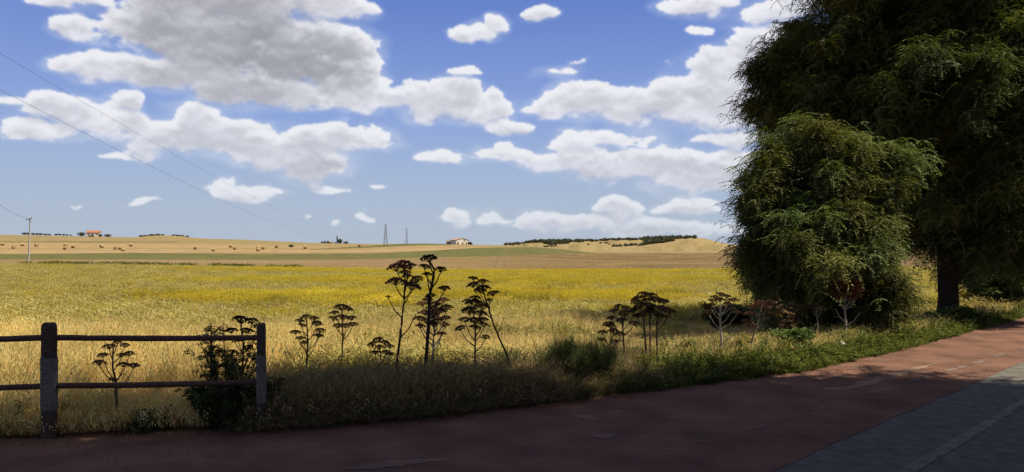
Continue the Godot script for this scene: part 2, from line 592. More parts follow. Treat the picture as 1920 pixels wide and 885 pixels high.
func blades(count: int, radius: float, h0: float, h1: float, wid: float, lean: float, tones: Array, sd: int, heads := 0.0, mat: Material = null) -> ArrayMesh:
	var r := RandomNumberGenerator.new()
	r.seed = sd
	var mb := MB.new()
	for k in count:
		var a := r.randf() * TAU
		var q := sqrt(r.randf()) * radius
		var p := Vector3(cos(a) * q, -0.04, sin(a) * q)
		var h := r.randf_range(h0, h1)
		var la := r.randf() * TAU
		var le := r.randf_range(0.15, 1.0) * lean * h
		var dirl := Vector3(cos(la), 0, sin(la))
		var side := Vector3(-sin(la + r.randf_range(-0.8, 0.8)), 0, cos(la)) * wid * r.randf_range(0.7, 1.3)
		var m1 := p + Vector3(0, h * 0.55, 0) + dirl * le * 0.3
		var tip := p + Vector3(0, h, 0) + dirl * le
		var c: Color = tones[r.randi() % tones.size()]
		var g := r.randf_range(0.8, 1.2)
		c = Color(c.r * g, c.g * g, c.b * g)
		mb.quad(p - side, m1 - side * 0.8, m1 + side * 0.8, p + side, c)
		mb.tri(m1 - side * 0.8, tip, m1 + side * 0.8, c)
		if r.randf() < heads:
			for e in 4:
				var hp := tip + Vector3(r.randf_range(-0.03, 0.03), -0.035 * e, r.randf_range(-0.03, 0.03))
				var w := Vector3(r.randf_range(-1, 1), r.randf_range(-0.3, 0.3), r.randf_range(-1, 1)).normalized() * 0.012
				mb.tri(hp, hp + w - Vector3(0, 0.015, 0), hp - Vector3(0, 0.04, 0), c * 1.15)
	return mb.done(mat)

func leafy_clump(broad: float, stems: int, radius: float, h0: float, h1: float, leaf: float, per: int, tones: Array, stem_c: Color, flower: Color, flowers: int, sd: int, mat: Material) -> ArrayMesh:
	var r := RandomNumberGenerator.new()
	r.seed = sd
	var mb := MB.new()
	for k in stems:
		var a := r.randf() * TAU
		var q := sqrt(r.randf()) * radius
		var p := Vector3(cos(a) * q, -0.04, sin(a) * q)
		var h := r.randf_range(h0, h1)
		var top := p + Vector3(cos(a) * h * r.randf_range(0.05, 0.4), h, sin(a) * h * r.randf_range(0.05, 0.4))
		mb.tube([p, p.lerp(top, 0.5) + Vector3(0, h * 0.04, 0), top], [0.005, 0.004, 0.002], 3, stem_c, false)
		for e in per:
			var t := r.randf_range(0.15, 1.0)
			var b := p.lerp(top, t)
			var dir := Vector3(r.randf_range(-1, 1), r.randf_range(-0.1, 0.9), r.randf_range(-1, 1)).normalized()
			var side := dir.cross(Vector3(r.randf_range(-0.5, 0.5), 1, 0.3)).normalized() * leaf * broad
			var c: Color = tones[r.randi() % tones.size()]
			mb.quad(b, b + dir * leaf * 0.5 + side, b + dir * leaf, b + dir * leaf * 0.5 - side, c)
		for e in flowers:
			var b := top + Vector3(r.randf_range(-0.07, 0.07), r.randf_range(-0.14, 0.03), r.randf_range(-0.07, 0.07))
			var w := 0.014
			mb.quad(b + Vector3(w, 0.004, 0), b + Vector3(0, 0.008, w), b + Vector3(-w, 0.004, 0), b + Vector3(0, 0.008, -w), flower)
			mb.quad(b + Vector3(0, w, 0), b + Vector3(w, 0, 0.3 * w), b + Vector3(0, -w, 0), b + Vector3(-w, 0, -0.3 * w), flower)
	return mb.done(mat)

# seed head of giant fennel: a dome of rays, each ending in a tuft of flat seeds
func umbel_mesh(sd: int, col: Color, rays: int, mat: Material) -> ArrayMesh:
	var r := RandomNumberGenerator.new()
	r.seed = sd
	var mb := MB.new()
	for k in rays:
		var a := TAU * k * 0.381966 + r.randf_range(-0.2, 0.2)
		var q := sqrt((k + 0.5) / rays)
		var tip := Vector3(cos(a) * q * 0.5, 0.42 - q * q * 0.26 + r.randf_range(-0.04, 0.04), sin(a) * q * 0.5)
		mb.tube([Vector3.ZERO, tip * 0.55 + Vector3(0, 0.05, 0), tip], [0.012, 0.01, 0.008], 3, col, false)
		for e in 13:
			var dir := (Vector3(cos(a) * q, 0.7, sin(a) * q) + Vector3(r.randf_range(-1, 1), r.randf_range(-0.7, 0.7), r.randf_range(-1, 1))).normalized()
			var b := tip + dir * 0.025
			var side := dir.cross(Vector3(r.randf_range(-1, 1), 0.4, r.randf_range(-1, 1))).normalized() * 0.042
			var g := r.randf_range(0.7, 1.3)
			mb.quad(b, b + dir * 0.06 + side, b + dir * 0.125, b + dir * 0.06 - side, Color(col.r * g, col.g * g, col.b * g))
	return mb.done(mat)

var umbels := []
var umbel_k := 0

# stem: rows of [px, py] from base to tip; heads: [px, py, width in px]
func fennel(label: String, d: float, stem: Array, heads: Array, r0_px: float, stem_c: Color, head_kind: int, lean_d := 0.0, group := "dry giant fennel stalks along the verge") -> Node3D:
	var r := RandomNumberGenerator.new()
	r.seed = 300 + umbel_k
	umbel_k += 1
	var pts := []
	for k in stem.size():
		pts.append(at(stem[k][0], stem[k][1], d + lean_d * k / maxf(stem.size() - 1, 1)))
	var foot: Vector3 = pts[0]
	var g := ground(foot.x, d)
	foot.y = g - 0.03
	# the foot goes straight down to the soil if the measured base stands above it
	if pts[0].y > g + 0.02:
		pts.push_front(foot)
	else:
		pts[0] = foot
	var t := thing("fennel_plant", label, "plant", Vector3(foot.x, g, foot.z), group)
	var o := t.position
	var r0 := r0_px * 0.5 / F * d
	var mb := MB.new()
	var loc := []
	var rad := []
	for k in pts.size():
		loc.append(pts[k] - o + Vector3(r.randf_range(-0.006, 0.006), 0, r.randf_range(-0.01, 0.01)))
		rad.append(r0 * lerpf(1.0, 0.42, float(k) / (pts.size() - 1)))
	# finer steps with slight knots
	var fine := []
	var frad := []
	for k in loc.size() - 1:
		for s in 5:
			var w := s / 5.0
			fine.append((loc[k] as Vector3).lerp(loc[k + 1], w) + Vector3(r.randf_range(-0.003, 0.003), 0, 0))
			frad.append(lerpf(rad[k], rad[k + 1], w) * (1.18 if s == 0 else 1.0))
	fine.append(loc[-1])
	frad.append(rad[-1])
	mb.tube(fine, frad, 6, stem_c)
	part("stem", mb.done(M.stalk), t)
	for h in heads:
		var dd := d + r.randf_range(-0.14, 0.14)
		var p := at(h[0], h[1], dd) - o
		var w: float = h[2] * (1.22 if h[2] > 6 else 1.0) / F * d
		p.y -= w * 0.22
		# where its branch leaves the stem
		var best: Vector3 = fine[-1]
		var bd := 1e9
		for q in fine:
			var hor := Vector2(q.x - p.x, q.z - p.z).length()
			var want := p.y - 0.07 - hor * 0.75
			var e := absf(q.y - want)
			if e < bd:
				bd = e
				best = q
		var bm := MB.new()
		var br := r0 * 0.42
		var mp := best.lerp(p, 0.55) + Vector3(0, -0.12 * (p - best).length(), 0)
		bm.tube([best, best.lerp(mp, 0.5), mp, p.lerp(mp, 0.4), p], [br, br * 0.85, br * 0.75, br * 0.65, br * 0.55], 5, stem_c, false)
		part("branch", bm.done(M.stalk), t)
		if w > 0.0:
			var tilt := Basis(Vector3(r.randf_range(-1, 1), 0, r.randf_range(-1, 1)).normalized(), r.randf_range(0.0, 0.35)) * Basis(Vector3.UP, r.randf() * TAU)
			part("umbel", umbels[head_kind * 3 + r.randi() % 3], t, Transform3D(tilt.scaled(Vector3(w, w * r.randf_range(0.85, 1.1), w)), p))
	return t

# ---------------------------------------------------------------- far trees and houses
var crown_meshes := []

func far_crown(sd: int) -> ArrayMesh:
	var r := RandomNumberGenerator.new()
	r.seed = sd
	var mb := MB.new()
	for k in 260:
		var v := Vector3(r.randfn(), r.randfn(), r.randfn()).normalized() * pow(r.randf(), 0.3) * Vector3(0.5, 0.46, 0.5)
		v *= 0.85 + 0.3 * sin(v.x * 9.0 + sd) * cos(v.z * 8.0)
		v.y += 0.5
		var a := Vector3(r.randfn(), r.randfn(), r.randfn()).normalized() * 0.12
		var b := Vector3(r.randfn(), r.randfn(), r.randfn()).normalized() * 0.12
		var g := r.randf_range(0.7, 1.3)
		mb.tri(v + a, v + b, v - (a + b) * 0.5, Color(0.072 * g, 0.080 * g, 0.042 * g))
	return mb.done(M.leaf_far)

func far_tree(label: String, px: float, base_y: float, w_px: float, h_px: float, d: float, group: String, called := "tree", y_off := 0.0) -> void:
	var k := d / F
	var x := (px - 960.0) * k
	var h := EYE + (HZ - base_y) * k
	var t := thing(called, label, "tree", Vector3(x, h, -d), group)
	var mb := MB.new()
	mb.tube([Vector3(0, -1.5, 0), Vector3(0, h_px * k * 0.3, 0), Vector3(0.1, h_px * k * 0.6, 0)], [0.22, 0.17, 0.08], 6, Color(1, 1, 1))
	part("trunk", mb.done(M.bark), t)
	part("crown", crown_meshes[rng.randi() % crown_meshes.size()], t, Transform3D(Basis(Vector3.UP, rng.randf() * TAU).scaled(Vector3(w_px * k * 1.05, h_px * k, w_px * k * 1.05)), Vector3.ZERO))

func hill(called: String, xs: Array, ds: Array, ys: Array, colour: Callable, d_noise: float) -> MeshInstance3D:
	var mb := MB.new()
	var nc := 140
	var nr := 46
	for j in nr + 1:
		var d := lerpf(ds[0], ds[-1], float(j) / nr)
		for i in nc + 1:
			var px := lerpf(xs[0], xs[-1], float(i) / nc)
			var h := hill_h(xs, ds, ys, px, d)
			h += mid.get_noise_2d(px * 0.5, d * 0.12) * d_noise
			var p := Vector3((px - 960.0) / F * d, h, -d)
			mb.v.append(p)
			mb.n.append(Vector3.UP)
			mb.c.append(colour.call(px, d))
	for j in nr:
		for i in nc:
			var k := j * (nc + 1) + i
			for q in [k, k + nc + 1, k + nc + 2, k, k + nc + 2, k + 1]:
				mb.ix.append(q)
	for j in nr + 1:
		for i in nc + 1:
			var k := j * (nc + 1) + i
			var a := mb.v[j * (nc + 1) + mini(i + 1, nc)] - mb.v[j * (nc + 1) + maxi(i - 1, 0)]
			var b := mb.v[mini(j + 1, nr) * (nc + 1) + i] - mb.v[maxi(j - 1, 0) * (nc + 1) + i]
			var nn := a.cross(b)
			mb.n[k] = (nn if nn.y > 0 else -nn).normalized()
	return struct(called, mb.done(M.field_far))

func hill_h(xs: Array, ds: Array, ys: Array, px: float, d: float) -> float:
	var i := 0
	while i < ds.size() - 2 and d > ds[i + 1]:
		i += 1
	var t := smoothstep(0.0, 1.0, clampf((d - ds[i]) / (ds[i + 1] - ds[i]), 0.0, 1.0))
	var y0 := table(xs, ys[i], px)
	var y1 := table(xs, ys[i + 1], px)
	return lerpf(EYE + (HZ - y0) / F * ds[i], EYE + (HZ - y1) / F * ds[i + 1], t)

func hill_dist(xs: Array, ds: Array, ys: Array, px: float, y: float) -> float:
	var best: float = ds[0]
	var bd := 1e9
	for k in 120:
		var d := lerpf(ds[0], ds[-1], k / 119.0)
		var yy := HZ - (hill_h(xs, ds, ys, px, d) - EYE) / d * F
		if absf(yy - y) < bd:
			bd = absf(yy - y)
			best = d
	return best

# ---------------------------------------------------------------- the place
func _ready() -> void:
	# camera
	var cam := Camera3D.new()
	cam.name = "camera"
	cam.projection = Camera3D.PROJECTION_FRUSTUM
	cam.near = 0.05
	cam.far = 6000.0
	cam.size = 2.0 * 0.05 * 442.5 / F
	cam.frustum_offset = Vector2(0.0, 0.05 * (HZ - 442.5) / F)
	cam.position = Vector3(0, EYE, 0)
	add_child(cam)
	cam.current = true
	# sky, exposure
	var env := Environment.new()
	env.background_mode = Environment.BG_SKY
	env.sky = Sky.new()
	env.sky.sky_material = make_sky()
	env.background_energy_multiplier = 1.0 / EXPO
	env.tonemap_mode = Environment.TONE_MAPPER_LINEAR
	env.tonemap_exposure = EXPO
	env.sdfgi_enabled = true
	env.ssao_enabled = true
	env.ssil_enabled = true
	var we := WorldEnvironment.new()
	we.name = "world_environment"
	we.environment = env
	add_child(we)
	# sun: high and to the right, almost straight across the view
	var sun := DirectionalLight3D.new()
	sun.name = "sun"
	sun.light_energy = 1.5
	sun.light_color = Color(1.0, 0.955, 0.87)
	sun.light_angular_distance = 0.53
	sun.shadow_enabled = true
	add_child(sun)
	sun.look_at_from_position(Vector3(0.62, 1.0, 0.10), Vector3.ZERO)
	print("sky done ", Time.get_ticks_msec())

	big.seed = 3
	big.frequency = 0.022
	big.fractal_octaves = 4
	mid.seed = 8
	mid.frequency = 0.16
	mid.fractal_octaves = 4
	for p in verge_pts:
		verge_az.append(atan2(p[0], p[1]))
		verge_inv.append(1.0 / sqrt(p[0] * p[0] + p[1] * p[1]))
	for i in row_d.size():
		var hs := []
		for j in col_px.size():
			hs.append(EYE - (row_y[i][j] - HZ) / F * row_d[i])
		row_h.append(hs)
	materials()
	for k in 3:
		crown_meshes.append(far_crown(60 + k))
	for kind in [Color(0.042, 0.024, 0.019), Color(0.15, 0.072, 0.050), Color(0.10, 0.036, 0.020), Color(0.10, 0.066, 0.036)]:
		for k in 3:
			umbels.append(umbel_mesh(90 + k, kind, 32, M.seed))
	fields()
	road()
	far_things()
	print("land done ", Time.get_ticks_msec())
	trees()
	print("trees done ", Time.get_ticks_msec())
	fence()
	fennels()
	grasses()
	small_things()
	print("all done ", Time.get_ticks_msec())

func materials() -> void:
	var soil := noise_tex(0.02, 0.62, 1.0, 4)
	var coarse := noise_tex(0.012, 0.78, 1.0, 14)
	M.field_near = vmat(0.95, 0.2, soil, 3.0)
	M.field_far = vmat(0.95, 0.2, coarse, 46.0)
	M.field_mid = vmat(0.95, 0.2, soil, 14.0)
	M.bark = vmat(0.95, 0.2, noise_tex(0.03, 0.4, 1.0, 24), 0.5)
	M.bark.albedo_color = Color(0.075, 0.055, 0.04).linear_to_srgb()
	M.leaf = leaf_mat()
	M.leaf_far = vmat(0.8, 0.2)
	M.grass = vmat(0.8, 0.25)
	M.grass.backlight_enabled = true
	M.grass.backlight = Color(0.9, 0.9, 0.8)
	M.stalk = vmat(0.8, 0.3, noise_tex(0.05, 0.6, 1.0, 34), 0.2)
	M.seed = vmat(0.85, 0.2)
	M.wood = vmat(0.9, 0.2, noise_tex(0.03, 0.45, 1.0, 44), 0.35)
	M.plain = vmat(0.85, 0.3)
	M.red = vmat(0.9, 0.25, noise_tex(0.006, 0.74, 1.06, 54, 1024, 8), 5.0)
	M.red.normal_enabled = true
	M.red.normal_texture = noise_tex(0.2, 0.0, 5.0, 56, 512, 3, true)
	M.red.normal_scale = 0.3
	M.asphalt = vmat(0.88, 0.3, noise_tex(0.02, 0.76, 1.05, 64, 1024, 8), 4.0)
	M.asphalt.normal_enabled = true
	M.asphalt.normal_texture = M.red.normal_texture
	M.asphalt.normal_scale = 0.2
	M.wall = vmat(0.9, 0.2, coarse, 6.0)

func fields() -> void:
	var azs := []
	var a := deg_to_rad(-88.0)
	while a < deg_to_rad(44.0):
		azs.append(a)
		a += deg_to_rad(0.3 if a > -0.72 else 1.2)
	var b := []
	for k in 8:
		b.append([])
	for az in azs:
		var px := clampf(960.0 + F * tan(az), -800.0, 1700.0)
		var ca := maxf(cos(az), 0.45)
		var rv: float = verge_r(az)
		var ds := [0.0, 21.0, 113.0 + 4.0 * sin(px * 0.006), dist_at(px, table(L2x, L2y, px), 120.0, 690.0), dist_at(px, table(L2x, L3y, px), 120.0, 692.0), 400.0, 700.0, 820.0]
		var last := rv
		b[0].append(rv)
		for k in range(1, 8):
			if k == 5:
				ds[5] = maxf(400.0, ds[4] * ca + 1.0)
			last = maxf(last * 1.002, ds[k] / ca)
			b[k].append(last)
	var names := ["dry_meadow", "flower_meadow", "stubble_field", "green_field", "hay_field", "upper_field", "upper_field"]
	var rows := [60, 70, 40, 16, 44, 60, 6]
	for z in 7:
		var mat: Material = M.field_near if z == 0 else M.field_mid if z < 3 else M.field_far
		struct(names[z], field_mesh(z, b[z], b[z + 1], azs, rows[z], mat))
	# hills farther off
	var hx := [880.0, 945.0, 985.0, 1010.0, 1035.0, 1060.0, 1085.0, 1110.0, 1140.0, 1165.0, 1205.0, 1250.0, 1300.0, 1325.0, 1345.0, 1370.0, 1430.0, 1550.0, 1900.0]
	var hd := [830.0, 960.0, 1080.0, 1250.0, 1450.0]
	var hy := [
		[480, 478, 478, 478, 478, 478, 478, 478, 478, 478, 476, 475, 475, 475, 475, 475, 475, 475, 475],
		[470, 468, 466, 466, 464, 459, 456, 458, 463, 465, 463, 459, 453, 456, 460, 463, 468, 470, 470],
		[466, 463, 461, 460, 459, 458, 458, 459, 460, 461, 459, 453, 447, 450, 456, 460, 466, 468, 468],
		[464, 459, 456, 453, 452, 451, 452, 452, 450, 449, 448, 446, 445.5, 448, 454, 459, 465, 467, 467],
		[475, 470, 468, 466, 466, 466, 466, 466, 466, 466, 466, 464, 463, 466, 470, 472, 475, 475, 475]]
	hill("hills", hx, hd, hy, func(px, d): return lit(206, 182, 128).lerp(lit(184, 160, 106), mid.get_noise_2d(px * 0.35, d * 0.1) * 0.5 + 0.5).lerp(lit(170, 150, 96), 0.8 * smoothstep(0.05, 0.4, big.get_noise_2d(px * 0.9, d * 0.25))), 1.2)
	var gx := [150.0, 250.0, 275.0, 300.0, 330.0, 365.0, 480.0]
	var gd := [850.0, 1200.0, 1500.0]
	var gy := [[465, 465, 465, 465, 465, 465, 465], [452, 445.5, 442.5, 441.2, 442.2, 446, 454], [466, 462, 460, 458, 460, 462, 466]]
	hill("hills", gx, gd, gy, func(px, d): return lit(196, 172, 120).lerp(lit(180, 160, 104), mid.get_noise_2d(px, d * 0.1) * 0.5 + 0.5), 0.4)
	# far plain beyond everything
	var pl := MB.new()
	for k in 24:
		var a0 := deg_to_rad(-75.0 + k * 150.0 / 24)
		var a1 := deg_to_rad(-75.0 + (k + 1) * 150.0 / 24)
		var c := lit(180, 160, 112)
		pl.quad(Vector3(sin(a0) * 815, -6, -cos(a0) * 815), Vector3(sin(a0) * 5000, -6, -cos(a0) * 5000), Vector3(sin(a1) * 5000, -6, -cos(a1) * 5000), Vector3(sin(a1) * 815, -6, -cos(a1) * 815), c)
	struct("plain", pl.done(M.field_far))
	# woods and hedges on the hills
	var xf := []
	var co := []
	rng.seed = 41
	for w in [[945, 459, 985, 457, 26, 4.5], [985, 455, 1015, 453, 30, 5], [1000, 453.5, 1070, 452.5, 80, 5], [1020, 456.5, 1066, 456, 60, 5.5], [1030, 459, 1062, 456, 34, 4.5], [1065, 452.5, 1100, 453, 36, 4.5], [1100, 453, 1140, 450.5, 30, 4.5], [1085, 458, 1120, 461, 16, 3], [1140, 450, 1205, 449, 60, 4], [1148, 462.5, 1208, 459.5, 46, 4], [1208, 456, 1250, 450, 80, 6.5], [1210, 458, 1262, 451, 80, 5.5], [1240, 447.5, 1303, 446, 90, 5], [1205, 449, 1250, 446.5, 40, 5.5], [960, 461, 1010, 462, 10, 3], [1020, 463, 1045, 461.5, 16, 3], [1120, 455.5, 1145, 457, 9, 3]]:
		for k in int(w[4]):
			var t := rng.randf()
			var px := lerpf(w[0], w[2], t)
			var y := lerpf(w[1], w[3], t) + rng.randf_range(-1.0, 1.6)
			var d := hill_dist(hx, hd, hy, px, y)
			var s: float = w[5] * rng.randf_range(0.6, 1.25)
			xf.append(Transform3D(Basis(Vector3.UP, rng.randf() * TAU).scaled(Vector3(s * 1.25, s, s * 1.25)), Vector3((px - 960) / F * d, hill_h(hx, hd, hy, px, d) - 0.8, -d)))
			var g := rng.randf_range(0.7, 1.25)
			co.append(Color(g * 1.05, g, g))
	var wood := scatter("hill_wood", crown_meshes[0], xf, co)
	tag(wood, "dark green wood and hedges across the pale hills at right", "wood")
	xf = []
	co = []
	for k in 70:
		var px := rng.randf_range(262, 352)
		var d := rng.randf_range(1150.0, 1215.0)
		var s := rng.randf_range(1.5, 3.2)
		if px > 308 and px < 322:
			continue
		xf.append(Transform3D(Basis(Vector3.UP, rng.randf() * TAU).scaled(Vector3(s * 1.6, s, s * 1.6)), Vector3((px - 960) / F * d, hill_h(gx, gd, gy, px, d) - 0.3, -d)))
		co.append(Color.WHITE * rng.randf_range(0.8, 1.2))
	tag(scatter("scrub", crown_meshes[1], xf, co), "low dark scrub on the far left hilltop", "scrub")

func along(n: float, t: float, y: float) -> Vector3:
	# road axes: t runs away to the right at 45 degrees, n points to the camera's side; n = 0 is the edge of the red paving
	var x := 1.89 + 0.7071 * t + 0.7071 * n
	var d := 5.70 + 0.7071 * t - 0.7071 * n
	return Vector3(x, y, -d)

func road() -> void:
	# ground on the camera's side of the road
	var mb := MB.new()
	var steps := [-3000.0, -600.0, -120.0, -40.0, 0.0, 40.0, 120.0, 600.0, 3000.0]
	for k in steps.size() - 1:
		for q in [[5.3, 60.0], [60.0, 3000.0]]:
			mb.quad(along(q[0], steps[k], -0.03), along(q[0], steps[k + 1], -0.03), along(q[1], steps[k + 1], -0.03), along(q[1], steps[k], -0.03), lit(150, 130, 70))
	struct("ground", mb.done(M.field_mid))
	# red cycle path: from the verge curve to the edge of the asphalt
	mb = MB.new()
	var red := lit(150, 110, 92, 1.95)
	for k in verge_pts.size() - 1:
		for s in 6:
			var e := []
			for w in [s / 6.0, (s + 1) / 6.0]:
				var x := lerpf(verge_pts[k][0], verge_pts[k + 1][0], w)
				var d := lerpf(verge_pts[k][1], verge_pts[k + 1][1], w)
				# its partner on the straight edge n = 0
				var t: float = ((x - 1.89) + (d - 5.70)) * 0.7071
				e.append([Vector3(x, 0.0, -d), along(0.035 * mid.get_noise_2d(t * 6.0, 3.0), t, 0.0)])
			# ragged rim that runs a little under the grass
			var o := Vector3(-0.2, 0.0, -0.25)
			mb.quad(e[0][1], e[0][0] + o, e[1][0] + o, e[1][1], red)
	struct("cycle_path", mb.done(M.red))
	# grey carriageway, a thin step lower
	mb = MB.new()
	var grey := lit(140, 134, 122, 2.1)
	var last := -500.0
	for t in [-120.0, -40.0, -15.0, 0.0, 15.0, 40.0, 120.0, 420.0]:
		mb.quad(along(-0.4, last, -0.004), along(-0.4, t, -0.004), along(5.5, t, -0.004), along(5.5, last, -0.004), grey)
		last = t
	struct("carriageway", mb.done(M.asphalt))
	# painted markings, worn into flakes
	rng.seed = 12
	mb = MB.new()
	var white := lit(168, 158, 144, 2.0)
	var t := -30.0
	while t < 90.0:
		var l := rng.randf_range(0.05, 0.16) * (1.0 if t > -10.0 and t < 12.0 else 4.0)
		if rng.randf() < 0.995:
			var n0 := 0.66 + (0.0 if rng.randf() < 0.7 else rng.randf_range(0.0, 0.03))
			var n1 := 0.77 - (0.0 if rng.randf() < 0.7 else rng.randf_range(0.0, 0.03))
			if rng.randf() < 0.06:
				n1 = lerpf(n0, n1, 0.7)
			mb.quad(along(n0, t, 0.0), along(n1, t, 0.0), along(n1, t + l, 0.0), along(n0, t + l, 0.0), white.lerp(grey, 0.05 + 0.25 * rng.randf()))
		t += l
	struct("edge_line", mb.done(M.asphalt))
	for s in [[1.19, 6.29, 1.70, 6.66, 0.045, 0.35], [2.13, 6.99, 2.70, 7.47, 0.045, 0.35], [3.05, 7.86, 3.6, 8.36, 0.05, 0.6], [4.0, 8.72, 4.5, 9.18, 0.05, 0.7], [4.9, 9.52, 5.42, 9.96, 0.055, 0.8], [5.80, 10.33, 6.36, 10.83, 0.06, 0.95], [6.6, 11.05, 7.0, 11.41, 0.06, 0.95], [7.30, 11.70, 7.72, 12.1, 0.06, 0.9], [8.2, 12.5, 8.7, 12.95, 0.06, 0.8], [9.2, 13.4, 9.7, 13.85, 0.06, 0.8], [10.2, 14.3, 10.7, 14.75, 0.06, 0.8], [0.36, 5.55, -0.1, 5.2, 0.045, 0.3], [-1.0, 4.6, -1.6, 4.2, 0.045, 0.3]]:
		mb = MB.new()
		var p0 := Vector3(s[0], 0.004, -s[1])
		var p1 := Vector3(s[2], 0.004, -s[3])
		var side: Vector3 = (p1 - p0).cross(Vector3.UP).normalized() * float(s[4])
		for k in 14:
			if rng.randf() > 0.35 + 0.65 * s[5]:
				continue
			var a := p0.lerp(p1, k / 14.0)
			var b := p0.lerp(p1, (k + 1) / 14.0)
			var u := rng.randf_range(0.55, 1.0)
			var v := rng.randf_range(0.55, 1.0)
			mb.quad(a - side * u, b - side * u, b + side * v, a + side * v, white.lerp(red, 0.5 + 0.4 * (1.0 - s[5])))
		if mb.v.size():
			struct("lane_dash", mb.done(M.red))
	# pale patches where grit has filled the paving
	for s in [[[1560, 734], [1600, 727], [1640, 713], [1680, 701], [1712, 693], [1758, 681], 0.10], [[1545, 731], [1560, 729], [1580, 727], 0.09], [[1112, 820], [1130, 817], [1156, 813], 0.10], [[640, 880], [700, 874], [760, 867], [832, 862], 0.10], [[1075, 778], [1100, 782], [1130, 790], 0.07]]:
		mb = MB.new()
		var pts := []
		for q in s.slice(0, s.size() - 1):
			var d: float = EYE * F / (q[1] - HZ)
			pts.append(Vector3((q[0] - 960.0) / F * d, 0.0045, -d))
		var m := (pts.size() - 1) * 8
		var prev := []
		for k in m + 1:
			var u := float(k) / m * (pts.size() - 1)
			var i := mini(int(u), pts.size() - 2)
			var p := (pts[i] as Vector3).lerp(pts[i + 1], u - i)
			var dir: Vector3 = ((pts[i + 1] as Vector3) - (pts[i] as Vector3)).normalized().cross(Vector3.UP)
			var w: float = s[-1] * sin(PI * clampf(float(k) / m, 0.02, 0.98)) * rng.randf_range(0.6, 1.2) + 0.01
			var now := [p - dir * w * rng.randf_range(0.6, 1.1), p + dir * w]
			if prev:
				mb.quad(prev[0], now[0], now[1], prev[1], lit(176, 146, 124))
			prev = now
		var o := struct("grit_patch", mb.done(M.red))

func fence() -> void:
	var t := thing("wooden_fence", "dark weathered post and rail fence with pale bands on posts", "fence", Vector3(-4.04, 0, -6.75))
	var o := t.position
	var posts := [[Vector3(-5.79, 0, -6.42), 1.0, 0.122, 0.10], [Vector3(-4.04, 0, -6.75), 1.0, 0.122, 0.10], [Vector3(-2.295, 0, -7.08), 0.965, 0.078, 0.10]]
	var turn := Basis(Vector3.UP, atan2(0.33, 1.75))
	var dark := Color(0.15, 0.105, 0.085)
	for p in posts:
		var mb := MB.new()
		var h: float = p[1]
		var w: float = p[2]
		var base: Vector3 = p[0] - o
		# squared post whose head is rounded off
		var rings := []
		for lv in [[-0.25, 1.0], [h - 0.05, 1.0], [h - 0.025, 0.96], [h - 0.008, 0.84], [h, 0.62]]:
			var ring := []
			for s in 12:
				var a := TAU * (s + 0.5) / 12
				var k := 0.5 / maxf(absf(cos(a)), absf(sin(a)))
				k = minf(k, 0.585)
				ring.append(base + turn * Vector3(cos(a) * k * w * float(lv[1]), lv[0], sin(a) * k * float(p[3]) * float(lv[1])))
			rings.append(ring)
		for i in rings.size() - 1:
			for s in 12:
				mb.quad(rings[i][(s + 1) % 12], rings[i + 1][(s + 1) % 12], rings[i + 1][s], rings[i][s], dark)
		for s in range(1, 11):
			mb.tri(rings[-1][0], rings[-1][s], rings[-1][s + 1], dark)
		var post := part("post", mb.done(M.wood), t)
		# pale painted band round the middle, with a chipped rim
		var bb := MB.new()
		rng.seed = 8
		var lo := []
		var hi := []
		for s in 24:
			var a := TAU * (s + 0.5) / 24
			var k := minf(0.5 / maxf(absf(cos(a)), absf(sin(a))), 0.585)
			var q := turn * Vector3(cos(a) * (k * w + 0.0025), 0, sin(a) * (k * float(p[3]) + 0.0025))
			lo.append(base + q + Vector3(0, 0.235 + rng.randf_range(-0.012, 0.012), 0))
			hi.append(base + q + Vector3(0, 0.695 * h / 1.0 + rng.randf_range(-0.006, 0.006), 0))
		for s in 24:
			bb.quad(lo[(s + 1) % 24], hi[(s + 1) % 24], hi[s], lo[s], Color(0.27, 0.245, 0.20))
		var band := part("painted_band", bb.done(M.wood), post)
		band.set_meta("label", "pale grey painted band worn thin on the post")
	# rails, butted against the posts just behind their middle
	for k in 2:
		var a: Vector3 = posts[k][0]
		var b: Vector3 = posts[k + 1][0]
		for h in [[0.868, 0.868 if k == 0 else 0.83], [0.446, 0.446 if k == 0 else 0.425]]:
			var p0: Vector3 = a - o + Vector3(0, h[0], 0)
			var p1: Vector3 = b - o + Vector3(0, h[1], 0)
			var dir := (p1 - p0).normalized()
			p0 += dir * 0.045
			p1 -= dir * (0.03 if k == 1 else 0.045)
			var mb := MB.new()
			var pts := []
			var rad := []
			rng.seed = 30 + k + int(h[0] * 10)
			for s in 13:
				var w := s / 12.0
				pts.append(p0.lerp(p1, w) + Vector3(0, -0.008 * sin(PI * w) + rng.randf_range(-0.0015, 0.0015), 0))
				rad.append(0.026 + rng.randf_range(-0.0012, 0.0012))
			mb.tube(pts, rad, 8, Color(0.17, 0.10, 0.08))
			part("rail", mb.done(M.wood), t)

